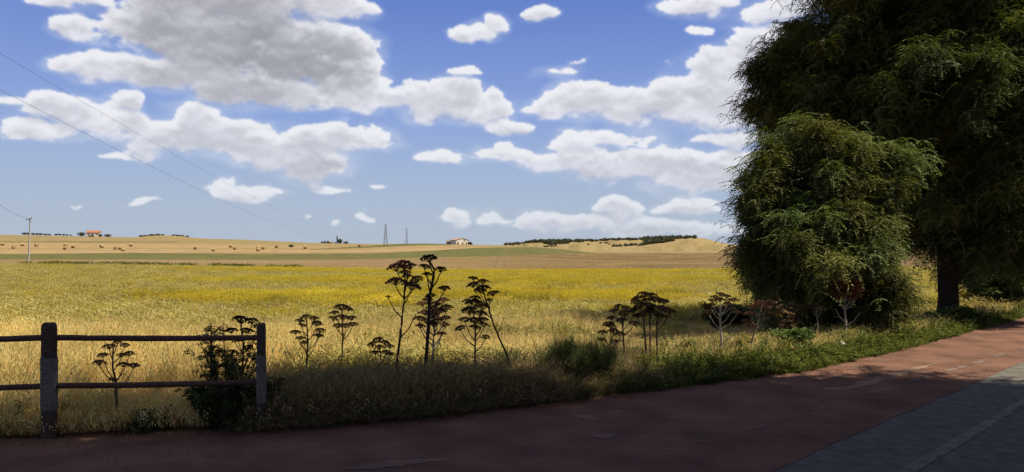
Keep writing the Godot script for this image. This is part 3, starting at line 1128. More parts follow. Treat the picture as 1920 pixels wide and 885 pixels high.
func fennels() -> void:
	var dk := Color(0.055, 0.036, 0.026)
	var br := Color(0.11, 0.062, 0.040)
	var pale := Color(0.36, 0.30, 0.22)
	fennel("slender pale fennel with rust seed heads behind the fence rails", 7.15, [[219, 800], [221, 760], [217, 716], [213, 690], [212, 650]], [[205, 650, 19], [234, 648, 14], [193, 667, 16], [228, 666, 15], [242, 664, 15], [186, 681, 18], [231, 684, 18], [250, 687, 17], [211, 712, 13], [220, 642, 13]], 6.0, Color(0.16, 0.11, 0.075), 1)
	fennel("dark fennel heads rising from the shrub at the fence end", 7.45, [[452, 790], [452, 720], [455, 650], [452, 605]], [[450, 600, 24], [472, 603, 18], [434, 620, 20], [482, 613, 16], [462, 620, 20], [447, 636, 18], [474, 634, 17], [466, 652, 16], [480, 676, 14], [435, 660, 12]], 5.0, dk, 0)
	fennel("leftmost free standing fennel with a loose head of small umbels", 8.75, [[576, 735], [575, 690], [577, 640], [576, 597]], [[574, 594, 16], [562, 602, 14], [588, 597, 15], [594, 607, 16], [566, 610, 13], [554, 623, 16], [600, 620, 16], [597, 630, 14], [563, 634, 14], [571, 643, 12], [537, 652, 4]], 5.0, dk, 0)
	fennel("slim fennel with a round brown head right of the leftmost one", 9.3, [[641, 712], [642, 670], [643, 620], [641, 580]], [[640, 577, 22], [627, 586, 14], [653, 580, 14], [624, 598, 15], [641, 595, 20], [659, 597, 15], [634, 612, 15], [648, 611, 16], [661, 608, 16], [669, 637, 5]], 4.6, br, 0)
	fennel("short bushy dark fennel between two tall stalks", 9.0, [[711, 705], [713, 675], [712, 645]], [[710, 638, 16], [699, 646, 15], [722, 644, 15], [711, 652, 14], [731, 650, 14], [703, 661, 14], [723, 660, 14], [732, 664, 12]], 4.2, dk, 0)
	fennel("tall fennel with purple brown umbels left of the tallest one", 8.7, [[743, 730], [744, 690], [752, 620], [758, 560], [760, 510]], [[757, 494, 24], [744, 503, 26], [770, 501, 20], [759, 511, 18], [764, 518, 16], [742, 528, 28], [782, 525, 20], [770, 537, 28], [728, 557, 8], [779, 590, 4]], 7.0, Color(0.09, 0.05, 0.036), 1)
	fennel("tallest fennel with black umbels standing above the green field", 8.55, [[799, 747], [797, 700], [803, 620], [806, 556], [812, 520], [815, 506], [806, 490]], [[805, 486, 24], [796, 500, 19], [826, 506, 18], [801, 515, 16], [833, 541, 18], [808, 556, 16]], 8.5, dk, 0)
	fennel("pale stemmed fennel with a wide rusty head behind the tallest", 9.0, [[813, 722], [812, 670], [814, 620], [812, 590]], [[792, 570, 18], [802, 563, 16], [816, 572, 20], [831, 563, 18], [838, 578, 18], [797, 586, 20], [822, 585, 20], [809, 592, 22], [786, 597, 18], [836, 596, 16], [820, 604, 20], [800, 604, 18], [834, 610, 14], [788, 612, 15], [828, 626, 15], [808, 580, 18]], 7.0, pale, 1)
	fennel("upright fennel with layered brown umbels beside the leaning stalk", 8.9, [[892, 722], [890, 680], [891, 630], [889, 590]], [[877, 565, 15], [890, 570, 26], [905, 576, 20], [880, 584, 24], [900, 588, 20], [872, 600, 20], [890, 603, 22], [905, 601, 18], [864, 616, 16], [907, 609, 16], [890, 614, 18], [910, 633, 14]], 6.0, br, 3)
	fennel("leaning dark fennel stalk tilted to the left", 8.8, [[962, 703], [945, 655], [925, 605], [912, 565], [905, 545]], [[887, 522, 15], [888, 535, 18], [905, 528, 17], [906, 540, 22], [900, 545, 18], [926, 550, 18], [890, 558, 16], [917, 563, 12], [944, 597, 5]], 5.0, dk, 0)
	fennel("low fennel with five umbels left of the two dense groups", 10.2, [[1146, 695], [1146, 660], [1146, 622]], [[1145, 612, 16], [1130, 623, 15], [1127, 637, 14], [1150, 621, 16], [1155, 641, 13], [1162, 627, 16]], 5.0, dk, 0)
	fennel("open branched fennel standing left of the triple stalks", 10.3, [[1171, 700], [1170, 660], [1168, 610], [1164, 580]], [[1160, 575, 14], [1152, 583, 15], [1173, 578, 14], [1147, 597, 14], [1172, 588, 18], [1188, 583, 16], [1166, 601, 16], [1142, 608, 18], [1188, 606, 15], [1196, 593, 13]], 4.6, dk, 0)
	fennel("left stalk of the dense triple fennel group", 10.5, [[1214, 693], [1211, 650], [1208, 600], [1205, 570]], [[1207, 553, 20], [1196, 561, 18], [1201, 575, 20], [1194, 567, 16], [1209, 588, 18], [1196, 592, 15], [1213, 564, 20]], 4.8, br, 0)
	fennel("middle stalk of the dense triple fennel group", 10.65, [[1220, 693], [1219, 650], [1219, 600], [1220, 565]], [[1220, 556, 20], [1228, 562, 20], [1215, 572, 18], [1226, 577, 20], [1218, 583, 18], [1231, 588, 16]], 4.8, br, 0)
	fennel("right stalk of the dense triple fennel group", 10.5, [[1233, 691], [1232, 650], [1232, 600], [1235, 572]], [[1236, 563, 20], [1245, 566, 16], [1240, 578, 20], [1255, 585, 18], [1247, 580, 16], [1236, 592, 16], [1250, 594, 12]], 4.8, br, 0)
	fennel("white stemmed fennel before the tree's shadow in the field", 11.4, [[1360, 676], [1353, 645], [1350, 600], [1350, 565]], [[1350, 552, 14], [1340, 557, 13], [1362, 556, 13], [1335, 564, 13], [1350, 563, 14], [1366, 563, 13], [1376, 563, 13], [1333, 573, 15], [1352, 576, 13], [1372, 578, 13], [1330, 587, 15], [1364, 570, 12], [1382, 586, 13], [1322, 626, 2], [1381, 612, 2]], 5.5, Color(0.52, 0.44, 0.33), 3)
	fennel("pale leaning fennel at the left foot of the low tree", 11.6, [[1402, 675], [1410, 640], [1420, 605], [1428, 575]], [[1412, 575, 18], [1425, 570, 18], [1438, 575, 17], [1405, 588, 16], [1398, 603, 15], [1409, 612, 14], [1436, 586, 16], [1444, 566, 14]], 4.5, Color(0.34, 0.27, 0.19), 1)
	fennel("white stemmed fennel with a big rust red head under the tree", 13.0, [[1585, 641], [1585, 605], [1584, 575], [1587, 550]], [[1585, 530, 26], [1570, 535, 24], [1600, 533, 24], [1562, 545, 22], [1608, 545, 22], [1578, 545, 24], [1595, 548, 24], [1586, 540, 26], [1572, 556, 18], [1604, 558, 18], [1566, 578, 3], [1612, 586, 3]], 6.0, Color(0.42, 0.35, 0.26), 2)
	fennel("thin bare fennel stalk in the shade of the low tree", 12.7, [[1533, 648], [1533, 610], [1532, 585]], [[1525, 578, 12], [1540, 580, 12], [1531, 572, 12], [1519, 605, 3]], 3.6, Color(0.30, 0.25, 0.19), 3)
	# stalks that have come down
	var t := thing("fallen_stalk", "long dark dead stalk fallen across the grass", "stalk", at(1010, 725, 8.9) * Vector3(1, 0, 1))
	var mb := MB.new()
	var pts := []
	var rad := []
	for p in [[1020, 735], [990, 708], [955, 693], [925, 683], [895, 672], [868, 662], [842, 657]]:
		pts.append(at(p[0], p[1], 8.9 + (1020 - p[0]) * 0.001) - t.position)
		rad.append(0.013 - 0.0016 * pts.size())
	mb.tube(pts, rad, 6, Color(0.05, 0.04, 0.028))
	for k in 9:
		var q := (pts[k % 6] as Vector3).lerp(pts[k % 6 + 1], rng.randf())
		mb.tube([q, q + Vector3(rng.randf_range(-0.06, 0.06), rng.randf_range(-0.12, 0.06), rng.randf_range(-0.05, 0.05))], [0.004, 0.002], 4, Color(0.05, 0.04, 0.028), false)
	part("stem", mb.done(M.stalk), t)

func shrub(called: String, label: String, where: Vector3, stems: int, height: float, spread: float, leaf_m: Mesh, per: int, size: float, col: Color, sd: int, category := "shrub") -> Node3D:
	var r := RandomNumberGenerator.new()
	r.seed = sd
	var t := thing(called, label, category, where)
	var mb := MB.new()
	var xf := []
	var co := []
	for k in stems:
		var a := r.randf() * TAU
		var ln := r.randf()
		var h := height * r.randf_range(0.5, 1.0)
		var p0 := Vector3(cos(a) * 0.06 * spread, -0.05, sin(a) * 0.06 * spread)
		var p1 := p0 + Vector3(cos(a) * spread * ln * 0.45, h * 0.55, sin(a) * spread * ln * 0.45)
		var p2 := p0 + Vector3(cos(a) * spread * ln, h, sin(a) * spread * ln)
		mb.tube([p0, p1, p2], [0.011, 0.007, 0.003], 5, Color(0.9, 0.8, 0.7), false)
		for e in per:
			var w := pow(r.randf(), 0.8)
			var p := p0.lerp(p1, w * 2.0) if w < 0.5 else p1.lerp(p2, w * 2.0 - 1.0)
			var b := Basis(Vector3.UP, r.randf() * TAU) * Basis(Vector3.BACK, r.randf_range(0.0, 1.2))
			xf.append(Transform3D(b.scaled(Vector3.ONE * size * r.randf_range(0.6, 1.3)), p + Vector3(r.randfn(), r.randfn() * 0.5, r.randfn()) * 0.035))
			var g := r.randf_range(0.7, 1.3)
			co.append(Color(col.r * g, col.g * g, col.b * g))
	part("stems", mb.done(M.bark), t)
	scatter("foliage", leaf_m, xf, co, t)
	return t

func trees() -> void:
	var spray := spray_mesh(3, 8, 0.30, 0.062, 5, 0.75, M.leaf)
	var green := Color(0.094, 0.108, 0.036)
	# low drooping tree by the field, left
	var d1 := 14.6
	var b1 := at(1560, 640, d1)
	var t := thing("roadside_tree", "low spreading tree with drooping feathery leaves left of the trunk", "tree", Vector3(b1.x, -0.1, b1.z), "trees along the far verge")
	var lobes := []
	for q in [[1478, 335, 0.0, 0.95, 0.85, 1.0, 26], [1580, 320, 0.3, 1.0, 0.8, 1.1, 28], [1452, 425, -0.1, 0.58, 0.7, 0.9, 18], [1520, 440, -0.5, 1.0, 0.9, 1.0, 32], [1625, 420, 0.2, 0.55, 0.8, 0.9, 18], [1480, 520, 0.2, 0.75, 0.7, 0.9, 18], [1565, 540, 0.2, 0.85, 0.65, 0.9, 22], [1635, 520, -0.1, 0.38, 0.65, 0.7, 12], [1530, 255, 0.5, 0.6, 0.5, 0.7, 9]]:
		lobes.append([at(q[0], q[1], d1 + q[2]), Vector3(q[3], q[4], q[5]), q[6]])
	tree(t, [Vector3(b1.x, -0.4, b1.z), at(1555, 590, d1), at(1548, 520, d1), at(1540, 430, d1)], [0.13, 0.10, 0.085, 0.06], lobes, spray, 105, 0.32, green * 1.2, 0.78, 501, 0.2)
	# great tree with the dark trunk
	var d2 := 17.4
	var b2 := at(1776, 605, d2)
	t = thing("roadside_tree", "tall dense tree with a thick dark trunk at the road", "tree", Vector3(b2.x, 0.0, b2.z), "trees along the far verge")
	lobes = []
	for q in [[1545, 130, 0.0, 1.35, 1.15, 1.5, 36], [1500, 195, 0.2, 0.9, 0.7, 1.0, 22], [1640, 60, 0.4, 1.7, 1.5, 1.9, 52], [1760, -20, 0.3, 2.1, 1.7, 2.2, 62], [1510, 150, 3.2, 1.4, 1.2, 1.8, 24], [1580, 270, 4.0, 1.4, 1.0, 1.8, 22], [1640, 215, -0.2, 1.3, 1.0, 1.5, 34], [1770, 150, -0.6, 1.7, 1.5, 1.8, 52], [1880, 90, 0.0, 1.8, 1.7, 2.0, 52], [1800, 320, -0.4, 1.3, 1.3, 1.5, 42], [1890, 290, -0.5, 1.3, 1.5, 1.6, 42], [1720, 380, 0.3, 0.7, 0.8, 1.0, 16], [1840, 430, -0.2, 1.2, 0.9, 1.4, 30], [1600, -140, 0.4, 1.6, 1.3, 1.8, 30], [1760, -210, 0.4, 2.2, 1.7, 2.2, 40], [1960, -60, 0.4, 2.0, 1.9, 2.2, 36], [2010, 180, 0.2, 1.7, 1.8, 1.8, 30]]:
		lobes.append([at(q[0], q[1], d2 + q[2]), Vector3(q[3], q[4], q[5]), q[6]])
	tree(t, [Vector3(b2.x, -0.4, b2.z), Vector3(b2.x, 0.05, b2.z), at(1778, 560, d2), at(1775, 480, d2), at(1768, 380, d2), at(1765, 260, d2), at(1770, 120, d2), at(1770, 0, d2)], [0.34, 0.25, 0.215, 0.21, 0.19, 0.16, 0.12, 0.08], lobes, spray, 110, 0.44, green * 1.12, 0.85, 502, 0.18)
	# the next tree along, at the right rim
	var d3 := 22.5
	var b3 := at(1990, 575, d3)
	t = thing("roadside_tree", "tree at the right edge whose dark foliage hangs low behind", "tree", Vector3(b3.x, -0.05, b3.z), "trees along the far verge")
	lobes = []
	for q in [[1950, 300, 0.0, 2.0, 2.0, 2.0, 50], [1890, 440, 0.0, 1.2, 1.2, 1.4, 34], [1990, 450, 0.0, 1.6, 1.5, 1.6, 34], [1900, 510, 0.4, 1.0, 0.7, 1.0, 20], [2040, 200, 0.0, 2.2, 2.2, 2.2, 30], [1840, 490, 1.0, 0.8, 0.6, 1.0, 14]]:
		lobes.append([at(q[0], q[1], d3 + q[2]), Vector3(q[3], q[4], q[5]), q[6]])
	tree(t, [Vector3(b3.x, -0.4, b3.z), at(1990, 500, d3), at(1985, 380, d3), at(1985, 260, d3)], [0.25, 0.2, 0.16, 0.1], lobes, spray, 90, 0.6, green * 0.85, 1.0, 503, 0.12)
	# trees on the camera's side of the road: their crowns shade the foreground
	var k := 0
	for q in [[Vector3(6.3, 0, -1.3), Vector3(4.6, 8.6, -2.8), 0], [Vector3(9.2, 0, -4.2), Vector3(8.9, 8.6, -3.4), 1], [Vector3(2.0, 0, 2.9), Vector3(1.0, 8.8, 0.35), 2], [Vector3(-1.5, 0, 6.5), Vector3(-3.4, 9.0, 3.0), 3]]:
		var base: Vector3 = q[0]
		var c: Vector3 = q[1]
		t = thing("shade_tree", ["roadside tree behind the camera shading the middle of the road", "roadside tree right of the camera shading the white line", "roadside tree behind the camera shading the fence", "roadside tree far back left shading the path beyond the fence"][k], "tree", base, "trees along the near verge")
		lobes = []
		var r := RandomNumberGenerator.new()
		r.seed = 700 + k
		for e in 11:
			var a := TAU * e / 11.0 + r.randf_range(-0.2, 0.2)
			var rr := r.randf_range(2.0, 4.3) if e < 9 else 0.8
			lobes.append([c + Vector3(cos(a) * rr, r.randf_range(-1.2, 1.6), sin(a) * rr), Vector3(2.0, 1.2, 2.0), 24 if k < 2 else 15])
		tree(t, [base + Vector3(0, -0.4, 0), base + Vector3(0, 0.1, 0), base.lerp(c, 0.3) + Vector3(0, 0.4, 0), base.lerp(c, 0.65), c], [0.34, 0.25, 0.22, 0.17, 0.1], lobes, spray, 60 if k < 2 else 58, 0.8 if k < 2 else 0.66, green, 1.8, 510 + k, 0.2)
		k += 1
	# shrub at the end of the fence and others in the verge
	var sh := spray_mesh(3, 3, 0.07, 0.045, 9, 0.1, M.leaf)
	var broom := blades(26, 0.05, 0.14, 0.34, 0.0028, 0.6, [Color(1, 1, 1), Color(0.8, 0.85, 0.8), Color(1.3, 1.2, 1.1)], 17, 0.0, M.leaf)
	var fine := spray_mesh(4, 5, 0.10, 0.04, 12, 0.2, M.leaf)
	shrub("leafy_shrub", "dark leafy shrub growing through the fence beside its end post", Vector3(-2.72, 0, -7.42), 17, 1.0, 0.52, sh, 22, 0.62, Color(0.060, 0.066, 0.026), 21)
	shrub("leafy_shrub", "dense dark low bush at the foot of the fence end", Vector3(-2.66, 0, -7.25), 40, 0.42, 0.40, sh, 60, 1.0, Color(0.034, 0.044, 0.015), 22)
	shrub("leafy_shrub", "small leafy sprig with a tall shoot above the top rail", Vector3(-2.92, 0, -7.5), 3, 1.06, 0.1, sh, 40, 0.6, Color(0.05, 0.06, 0.02), 23)
	shrub("broom_bush", "dark green feathery bush at the verge left of the fennel groups", Vector3(0.74, 0, -9.15), 60, 0.5, 0.5, broom, 9, 1.0, Color(0.085, 0.092, 0.034), 24, "bush")
	shrub("broom_bush", "smaller green feathery bush behind the fallen stalk", Vector3(-0.05, 0, -9.4), 40, 0.34, 0.4, broom, 8, 0.9, Color(0.085, 0.09, 0.034), 25, "bush")
	shrub("low_weed", "small green weed tuft at the path edge near the fence", Vector3(-3.3, 0, -7.1), 26, 0.22, 0.22, fine, 26, 0.7, Color(0.075, 0.088, 0.028), 26, "weed")
	shrub("low_weed", "bright green leafy weed under the low tree by the grass", at(1490, 662, 12.2) * Vector3(1, 0, 1), 26, 0.42, 0.3, sh, 26, 1.1, Color(0.085, 0.12, 0.03), 27, "weed")
	shrub("low_weed", "green weed mound at the foot of the thick trunk", at(1790, 615, 16.3) * Vector3(1, 0, 1), 40, 0.45, 0.6, sh, 34, 1.4, Color(0.075, 0.105, 0.028), 28, "weed")
	shrub("leafy_shrub", "green bush at the right edge under the hanging foliage", at(1880, 575, 20.6) * Vector3(1, 0, 1), 50, 1.1, 0.8, sh, 50, 1.9, Color(0.06, 0.085, 0.024), 29)
	shrub("leafy_shrub", "dark bush in the tree's shadow on the field", Vector3(5.0, -0.3, -17.6), 50, 0.75, 0.6, sh, 40, 1.5, Color(0.05, 0.06, 0.022), 30)
	shrub("dead_shrub", "brown twiggy dead shrub at the left foot of the low tree", at(1478, 650, 12.9) * Vector3(1, 0, 1), 36, 0.95, 0.36, sh, 6, 0.8, Color(0.16, 0.10, 0.05), 31)

func grasses() -> void:
	rng.seed = 99
	# blades pass about as much light as they throw back, so their colour is the sum of both
	var straw := [lit(196, 182, 124, 0.8), lit(184, 168, 110, 0.8), lit(212, 198, 150, 0.8), lit(166, 152, 94, 0.85), lit(192, 152, 98, 0.85), lit(200, 166, 108, 0.8)]
	var olive := [lit(156, 146, 80, 0.85), lit(142, 136, 70, 0.85), lit(176, 158, 92, 0.85)]
	var green := [lit(96, 108, 46, 1.25), lit(116, 122, 54, 1.25), lit(86, 98, 40, 1.25)]
	var dry := blades(30, 0.18, 0.22, 0.66, 0.0045, 0.9, straw, 1, 0.5, M.grass)
	var dry2 := blades(34, 0.20, 0.14, 0.46, 0.0045, 1.25, straw + [olive[0]], 2, 0.35, M.grass)
	var oli := leafy_clump(0.1, 16, 0.22, 0.2, 0.55, 0.11, 9, olive + [straw[3]], olive[1], Color.BLACK, 0, 3, M.grass)
	var yel := leafy_clump(0.14, 12, 0.22, 0.35, 0.62, 0.08, 6, olive, olive[1], Color(0.66, 0.54, 0.05), 7, 4, M.grass)
	var lush := blades(44, 0.16, 0.06, 0.24, 0.0045, 0.7, green + [green[0], olive[1]], 5, 0.0, M.grass)
	var weed := leafy_clump(0.2, 9, 0.14, 0.15, 0.42, 0.075, 9, green, green[0], Color.BLACK, 0, 6, M.grass)
	var brush := blades(26, 0.2, 0.3, 0.85, 0.0035, 0.7, [Color(0.19, 0.145, 0.07), Color(0.14, 0.118, 0.052), Color(0.25, 0.185, 0.10)], 7, 0.3, M.grass)
	var X := {}
	var C := {}
	for k in ["dry", "dry2", "oli", "yel", "lush", "weed", "brush"]:
		X[k] = []
		C[k] = []
	var put := func(kind: String, x: float, d: float, sw: float, shh: float, tone: float) -> void:
		var b := Basis(Vector3.UP, rng.randf() * TAU).scaled(Vector3(sw, shh, sw))
		X[kind].append(Transform3D(b, Vector3(x, ground(x, d), -d)))
		var w := rng.randf_range(-0.06, 0.06)
		C[kind].append(Color(tone * (1.0 + w), tone, tone * (1.0 - w)))
	# dry meadow from the verge out to the flowers
	for k in 34000:
		var az := rng.randf_range(-0.86, 0.76)
		var rv := verge_r(az)
		var r := rv + 0.5 + (27.0 - 0.0) * pow(rng.randf(), 1.15)
		if r > 40.0:
			continue
		var x := sin(az) * r
		var d := cos(az) * r
		var off := r - rv
		var g := 0.7 * mid.get_noise_2d(x * 1.5, d * 1.5) + 0.9 * big.get_noise_2d(x * 4.0, d * 4.0) + 0.1 * smoothstep(700.0, 1000.0, 960.0 + F * tan(az))
		var tone := 0.92 + 0.45 * big.get_noise_2d(x * 5.0 + 50.0, d * 5.0) + 0.3 * mid.get_noise_2d(x * 3.0, d * 3.0 + 30.0)
		var s := 0.85 + off * 0.018
		# short cover right of the middle where the bank is greener
		var kind := "dry"
		if g > 0.10 + 0.12 * rng.randf():
			kind = "oli"
		elif g > -0.12:
			kind = "dry2"
		if rng.randf() < smoothstep(16.0, 25.0, d + 4.0 * mid.get_noise_2d(x * 1.2, 9.0)):
			kind = "yel" if flowering(x, d) > 0.4 and rng.randf() < 0.85 else "oli"
		var px := 960.0 + F * tan(az)
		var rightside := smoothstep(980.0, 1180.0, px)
		if off < rightside * (2.2 + 0.08 * rv) * (0.8 + 0.4 * rng.randf()):
			continue
		var hgt := rng.randf_range(0.5, 1.1) * (1.0 + 0.5 * mid.get_noise_2d(x * 2.2 + 8.0, d * 2.2)) * (0.7 if off < 1.5 else 1.0) * lerpf(1.0, 0.72, rightside * (1.0 - smoothstep(2.0, 6.0, off)))
		hgt *= 1.0 - 0.6 * smoothstep(1060.0, 1220.0, px) * (1.0 - smoothstep(8.0, 13.0, off))
		if px > 560.0 and px < 1120.0 and off < 1.2:
			hgt *= 0.75
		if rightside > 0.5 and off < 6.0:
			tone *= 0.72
			if kind == "oli" and rng.randf() < 0.7:
				kind = "dry2"
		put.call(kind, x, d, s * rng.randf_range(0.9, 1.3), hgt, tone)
	# flowering meadow
	for k in 62000:
		var az := rng.randf_range(-0.78, 0.70)
		var rv := verge_r(az)
		var u := rng.randf()
		var d0 := lerpf(20.0, 112.0, pow(u, 1.25))
		var r := d0 / cos(az)
		if r < rv + 2.0:
			continue
		var x := sin(az) * r
		if rng.randf() < 0.6 * smoothstep(90.0, 112.0, d0):
			continue
		var fl := flowering(x, d0)
		var s := lerpf(1.1, 2.6, (d0 - 24.0) / 88.0)
		var tone := 0.95 + 0.3 * mid.get_noise_2d(x * 2.0, d0 * 2.0)
		if rng.randf() < smoothstep(0.22, 0.8, fl) * 0.85 + 0.03:
			put.call("yel", x, d0, s, rng.randf_range(0.8, 1.1), clampf(tone, 0.8, 1.2))
		elif rng.randf() < 0.22:
			put.call("dry2", x, d0, s, rng.randf_range(0.8, 1.2), tone)
		else:
			put.call("oli", x, d0, s, rng.randf_range(0.75, 1.1), tone * 0.86)
	# straggling weeds on the boundary of the stubble
	for k in 700:
		var px := rng.randf_range(40.0, 560.0)
		var d := 114.0 + 6.0 * mid.get_noise_2d(px * 0.05, 1.0) + rng.randf_range(-1.5, 1.5)
		if mid.get_noise_2d(px * 0.1, 40.0) < -0.02:
			continue
		put.call("weed", (px - 960.0) / F * d, d, rng.randf_range(2.0, 4.0), rng.randf_range(1.2, 2.4), rng.randf_range(0.7, 1.0))
	# verge: lush and short on the right, dark brush on the left
	for k in 26000:
		var az := rng.randf_range(-0.75, 0.74)
		var rv := verge_r(az)
		var px := 960.0 + F * tan(az)
		var right := smoothstep(980.0, 1280.0, px)
		var wid := lerpf(0.5, 2.6, right) * (1.0 + 0.6 * maxf(0.0, (rv - 12.0) / 8.0))
		var off := (pow(rng.randf(), 1.5) * 1.05 - 0.05) * wid + 0.12 * mid.get_noise_2d(px * 0.05, 3.0)
		var x := sin(az) * (rv + off)
		var d := cos(az) * (rv + off)
		if rng.randf() < right or (off > 0.35 and px < 460.0 and rng.randf() < 0.1):
			put.call("lush" if rng.randf() < 0.95 - 0.55 * smoothstep(1.2, 2.4, off) else "dry2" if off > 1.3 and rng.randf() < 0.5 else "weed", x, d, rng.randf_range(0.7, 1.2), rng.randf_range(0.45, 0.95) * (0.6 if off < 0.25 else 1.0), rng.randf_range(0.7, 1.05))
		elif px > 480.0 and rng.randf() < 0.6:
			put.call("brush", x, d + 0.1, rng.randf_range(0.7, 1.2), rng.randf_range(0.25, 0.6) * clampf(0.4 + off, 0.4, 1.0), rng.randf_range(0.8, 1.2))
		elif off > 0.3 and rng.randf() < 0.4:
			put.call("dry2", x, d, rng.randf_range(0.6, 1.0), rng.randf_range(0.3, 0.7), rng.randf_range(0.8, 1.05))
	# thicker brush between the fence and the fennels
	for k in 900:
		var px := rng.randf_range(505.0, 1010.0)
		var az := atan((px - 960.0) / F)
		var r := verge_r(az) + rng.randf_range(0.15, 1.1)
		put.call("brush", sin(az) * r, cos(az) * r, rng.randf_range(0.8, 1.3), rng.randf_range(0.3, 0.62), rng.randf_range(0.9, 1.4))
	# weeds with upright stems round the low tree's foot and between the fennels
	for k in 1500:
		var px := rng.randf_range(900.0, 1720.0)
		var az := atan((px - 960.0) / F)
		var r := verge_r(az) + rng.randf_range(0.8, 3.4)
		put.call("weed" if rng.randf() < 0.55 or px > 1100.0 else "dry", sin(az) * r, cos(az) * r, rng.randf_range(0.6, 0.9), rng.randf_range(0.4, 0.8) * (0.55 if px > 1100.0 else 1.0), rng.randf_range(0.85, 1.15))
	var meshes := {"dry": dry, "dry2": dry2, "oli": oli, "yel": yel, "lush": lush, "weed": weed, "brush": brush}
	var names := {"dry": ["dry_grass", "tall straw coloured wild oats filling the near meadow", "grass"], "dry2": ["bent_grass", "short bent straw grass between the taller stems", "grass"], "oli": ["meadow_herbs", "olive green herbs covering the broad meadow", "herbs"], "yel": ["yellow_flowers", "yellow flowering plants in drifts across the meadow", "flowers"], "lush": ["verge_grass", "short green grass along the edge of the red path", "grass"], "weed": ["verge_weeds", "leafy green weeds along the verge", "weeds"], "brush": ["dry_brush", "thin dark dry stems along the shaded verge", "brush"]}
	for k in meshes:
		var o := scatter(names[k][0], meshes[k], X[k], C[k])
		tag(o, names[k][1], names[k][2])
		print(k, " ", X[k].size())

func gable_house(t: Node3D, w: float, dep: float, wall_h: float, rise: float, wall_c: Color, roof_c: Color, ridge_along_x: bool) -> void:
	var mb := MB.new()
	var a := w * 0.5
	var b := dep * 0.5
	var lo := -2.0
	if ridge_along_x:
		mb.quad(Vector3(-a, lo, b), Vector3(-a, wall_h, b), Vector3(a, wall_h, b), Vector3(a, lo, b), wall_c)
		mb.quad(Vector3(a, lo, -b), Vector3(a, wall_h, -b), Vector3(-a, wall_h, -b), Vector3(-a, lo, -b), wall_c)
		for s in [-1.0, 1.0]:
			mb.quad(Vector3(a * s, lo, b), Vector3(a * s, wall_h, b), Vector3(a * s, wall_h, -b), Vector3(a * s, lo, -b), wall_c)
			mb.tri(Vector3(a * s, wall_h, b), Vector3(a * s, wall_h + rise, 0), Vector3(a * s, wall_h, -b), wall_c)
	else:
		for s in [-1.0, 1.0]:
			mb.quad(Vector3(-a, lo, b * s), Vector3(-a, wall_h, b * s), Vector3(a, wall_h, b * s), Vector3(a, lo, b * s), wall_c)
			mb.tri(Vector3(-a, wall_h, b * s), Vector3(0, wall_h + rise, b * s), Vector3(a, wall_h, b * s), wall_c)
			mb.quad(Vector3(a * s, lo, b), Vector3(a * s, wall_h, b), Vector3(a * s, wall_h, -b), Vector3(a * s, lo, -b), wall_c)
	part("wall", mb.done(M.wall), t)
	var rb := MB.new()
	var e := 0.35
	for s in [-1.0, 1.0]:
		var p := []
		for th in [0.05, 0.28]:
			if ridge_along_x:
				var eave: float = wall_h - rise / b * e
				p.append_array([Vector3(-a - e, eave + th, s * (b + e)), Vector3(-a - e, wall_h + rise + th, 0), Vector3(a + e, wall_h + rise + th, 0), Vector3(a + e, eave + th, s * (b + e))])
			else:
				var eave: float = wall_h - rise / a * e
				p.append_array([Vector3(s * (a + e), eave + th, -b - e), Vector3(0, wall_h + rise + th, -b - e), Vector3(0, wall_h + rise + th, b + e), Vector3(s * (a + e), eave + th, b + e)])
		rb.quad(p[4], p[5], p[6], p[7], roof_c)
		rb.quad(p[0], p[3], p[2], p[1], roof_c)
		rb.quad(p[0], p[4], p[7], p[3], roof_c)
		rb.quad(p[3], p[7], p[6], p[2], roof_c)
		rb.quad(p[0], p[1], p[5], p[4], roof_c)
	part("roof", rb.done(M.wall), t)

func opening(t: Node3D, called: String, x: float, y: float, w: float, h: float, z: float) -> void:
	var mb := MB.new()
	mb.box(Vector3(x, y + h * 0.5, z), Vector3(w, h, 0.12), Basis(), Color(0.06, 0.045, 0.035))
	var o := part(called, mb.done(M.plain), t)
	var fb := MB.new()
	for s in [-1.0, 1.0]:
		fb.box(Vector3(x + s * (w * 0.5 + 0.07), y + h * 0.5, z + 0.02), Vector3(0.14, h + 0.28, 0.2), Basis(), Color(0.42, 0.36, 0.28))
	fb.box(Vector3(x, y + h + 0.07, z + 0.02), Vector3(w, 0.14, 0.2), Basis(), Color(0.42, 0.36, 0.28))
	part("frame", fb.done(M.plain), o)

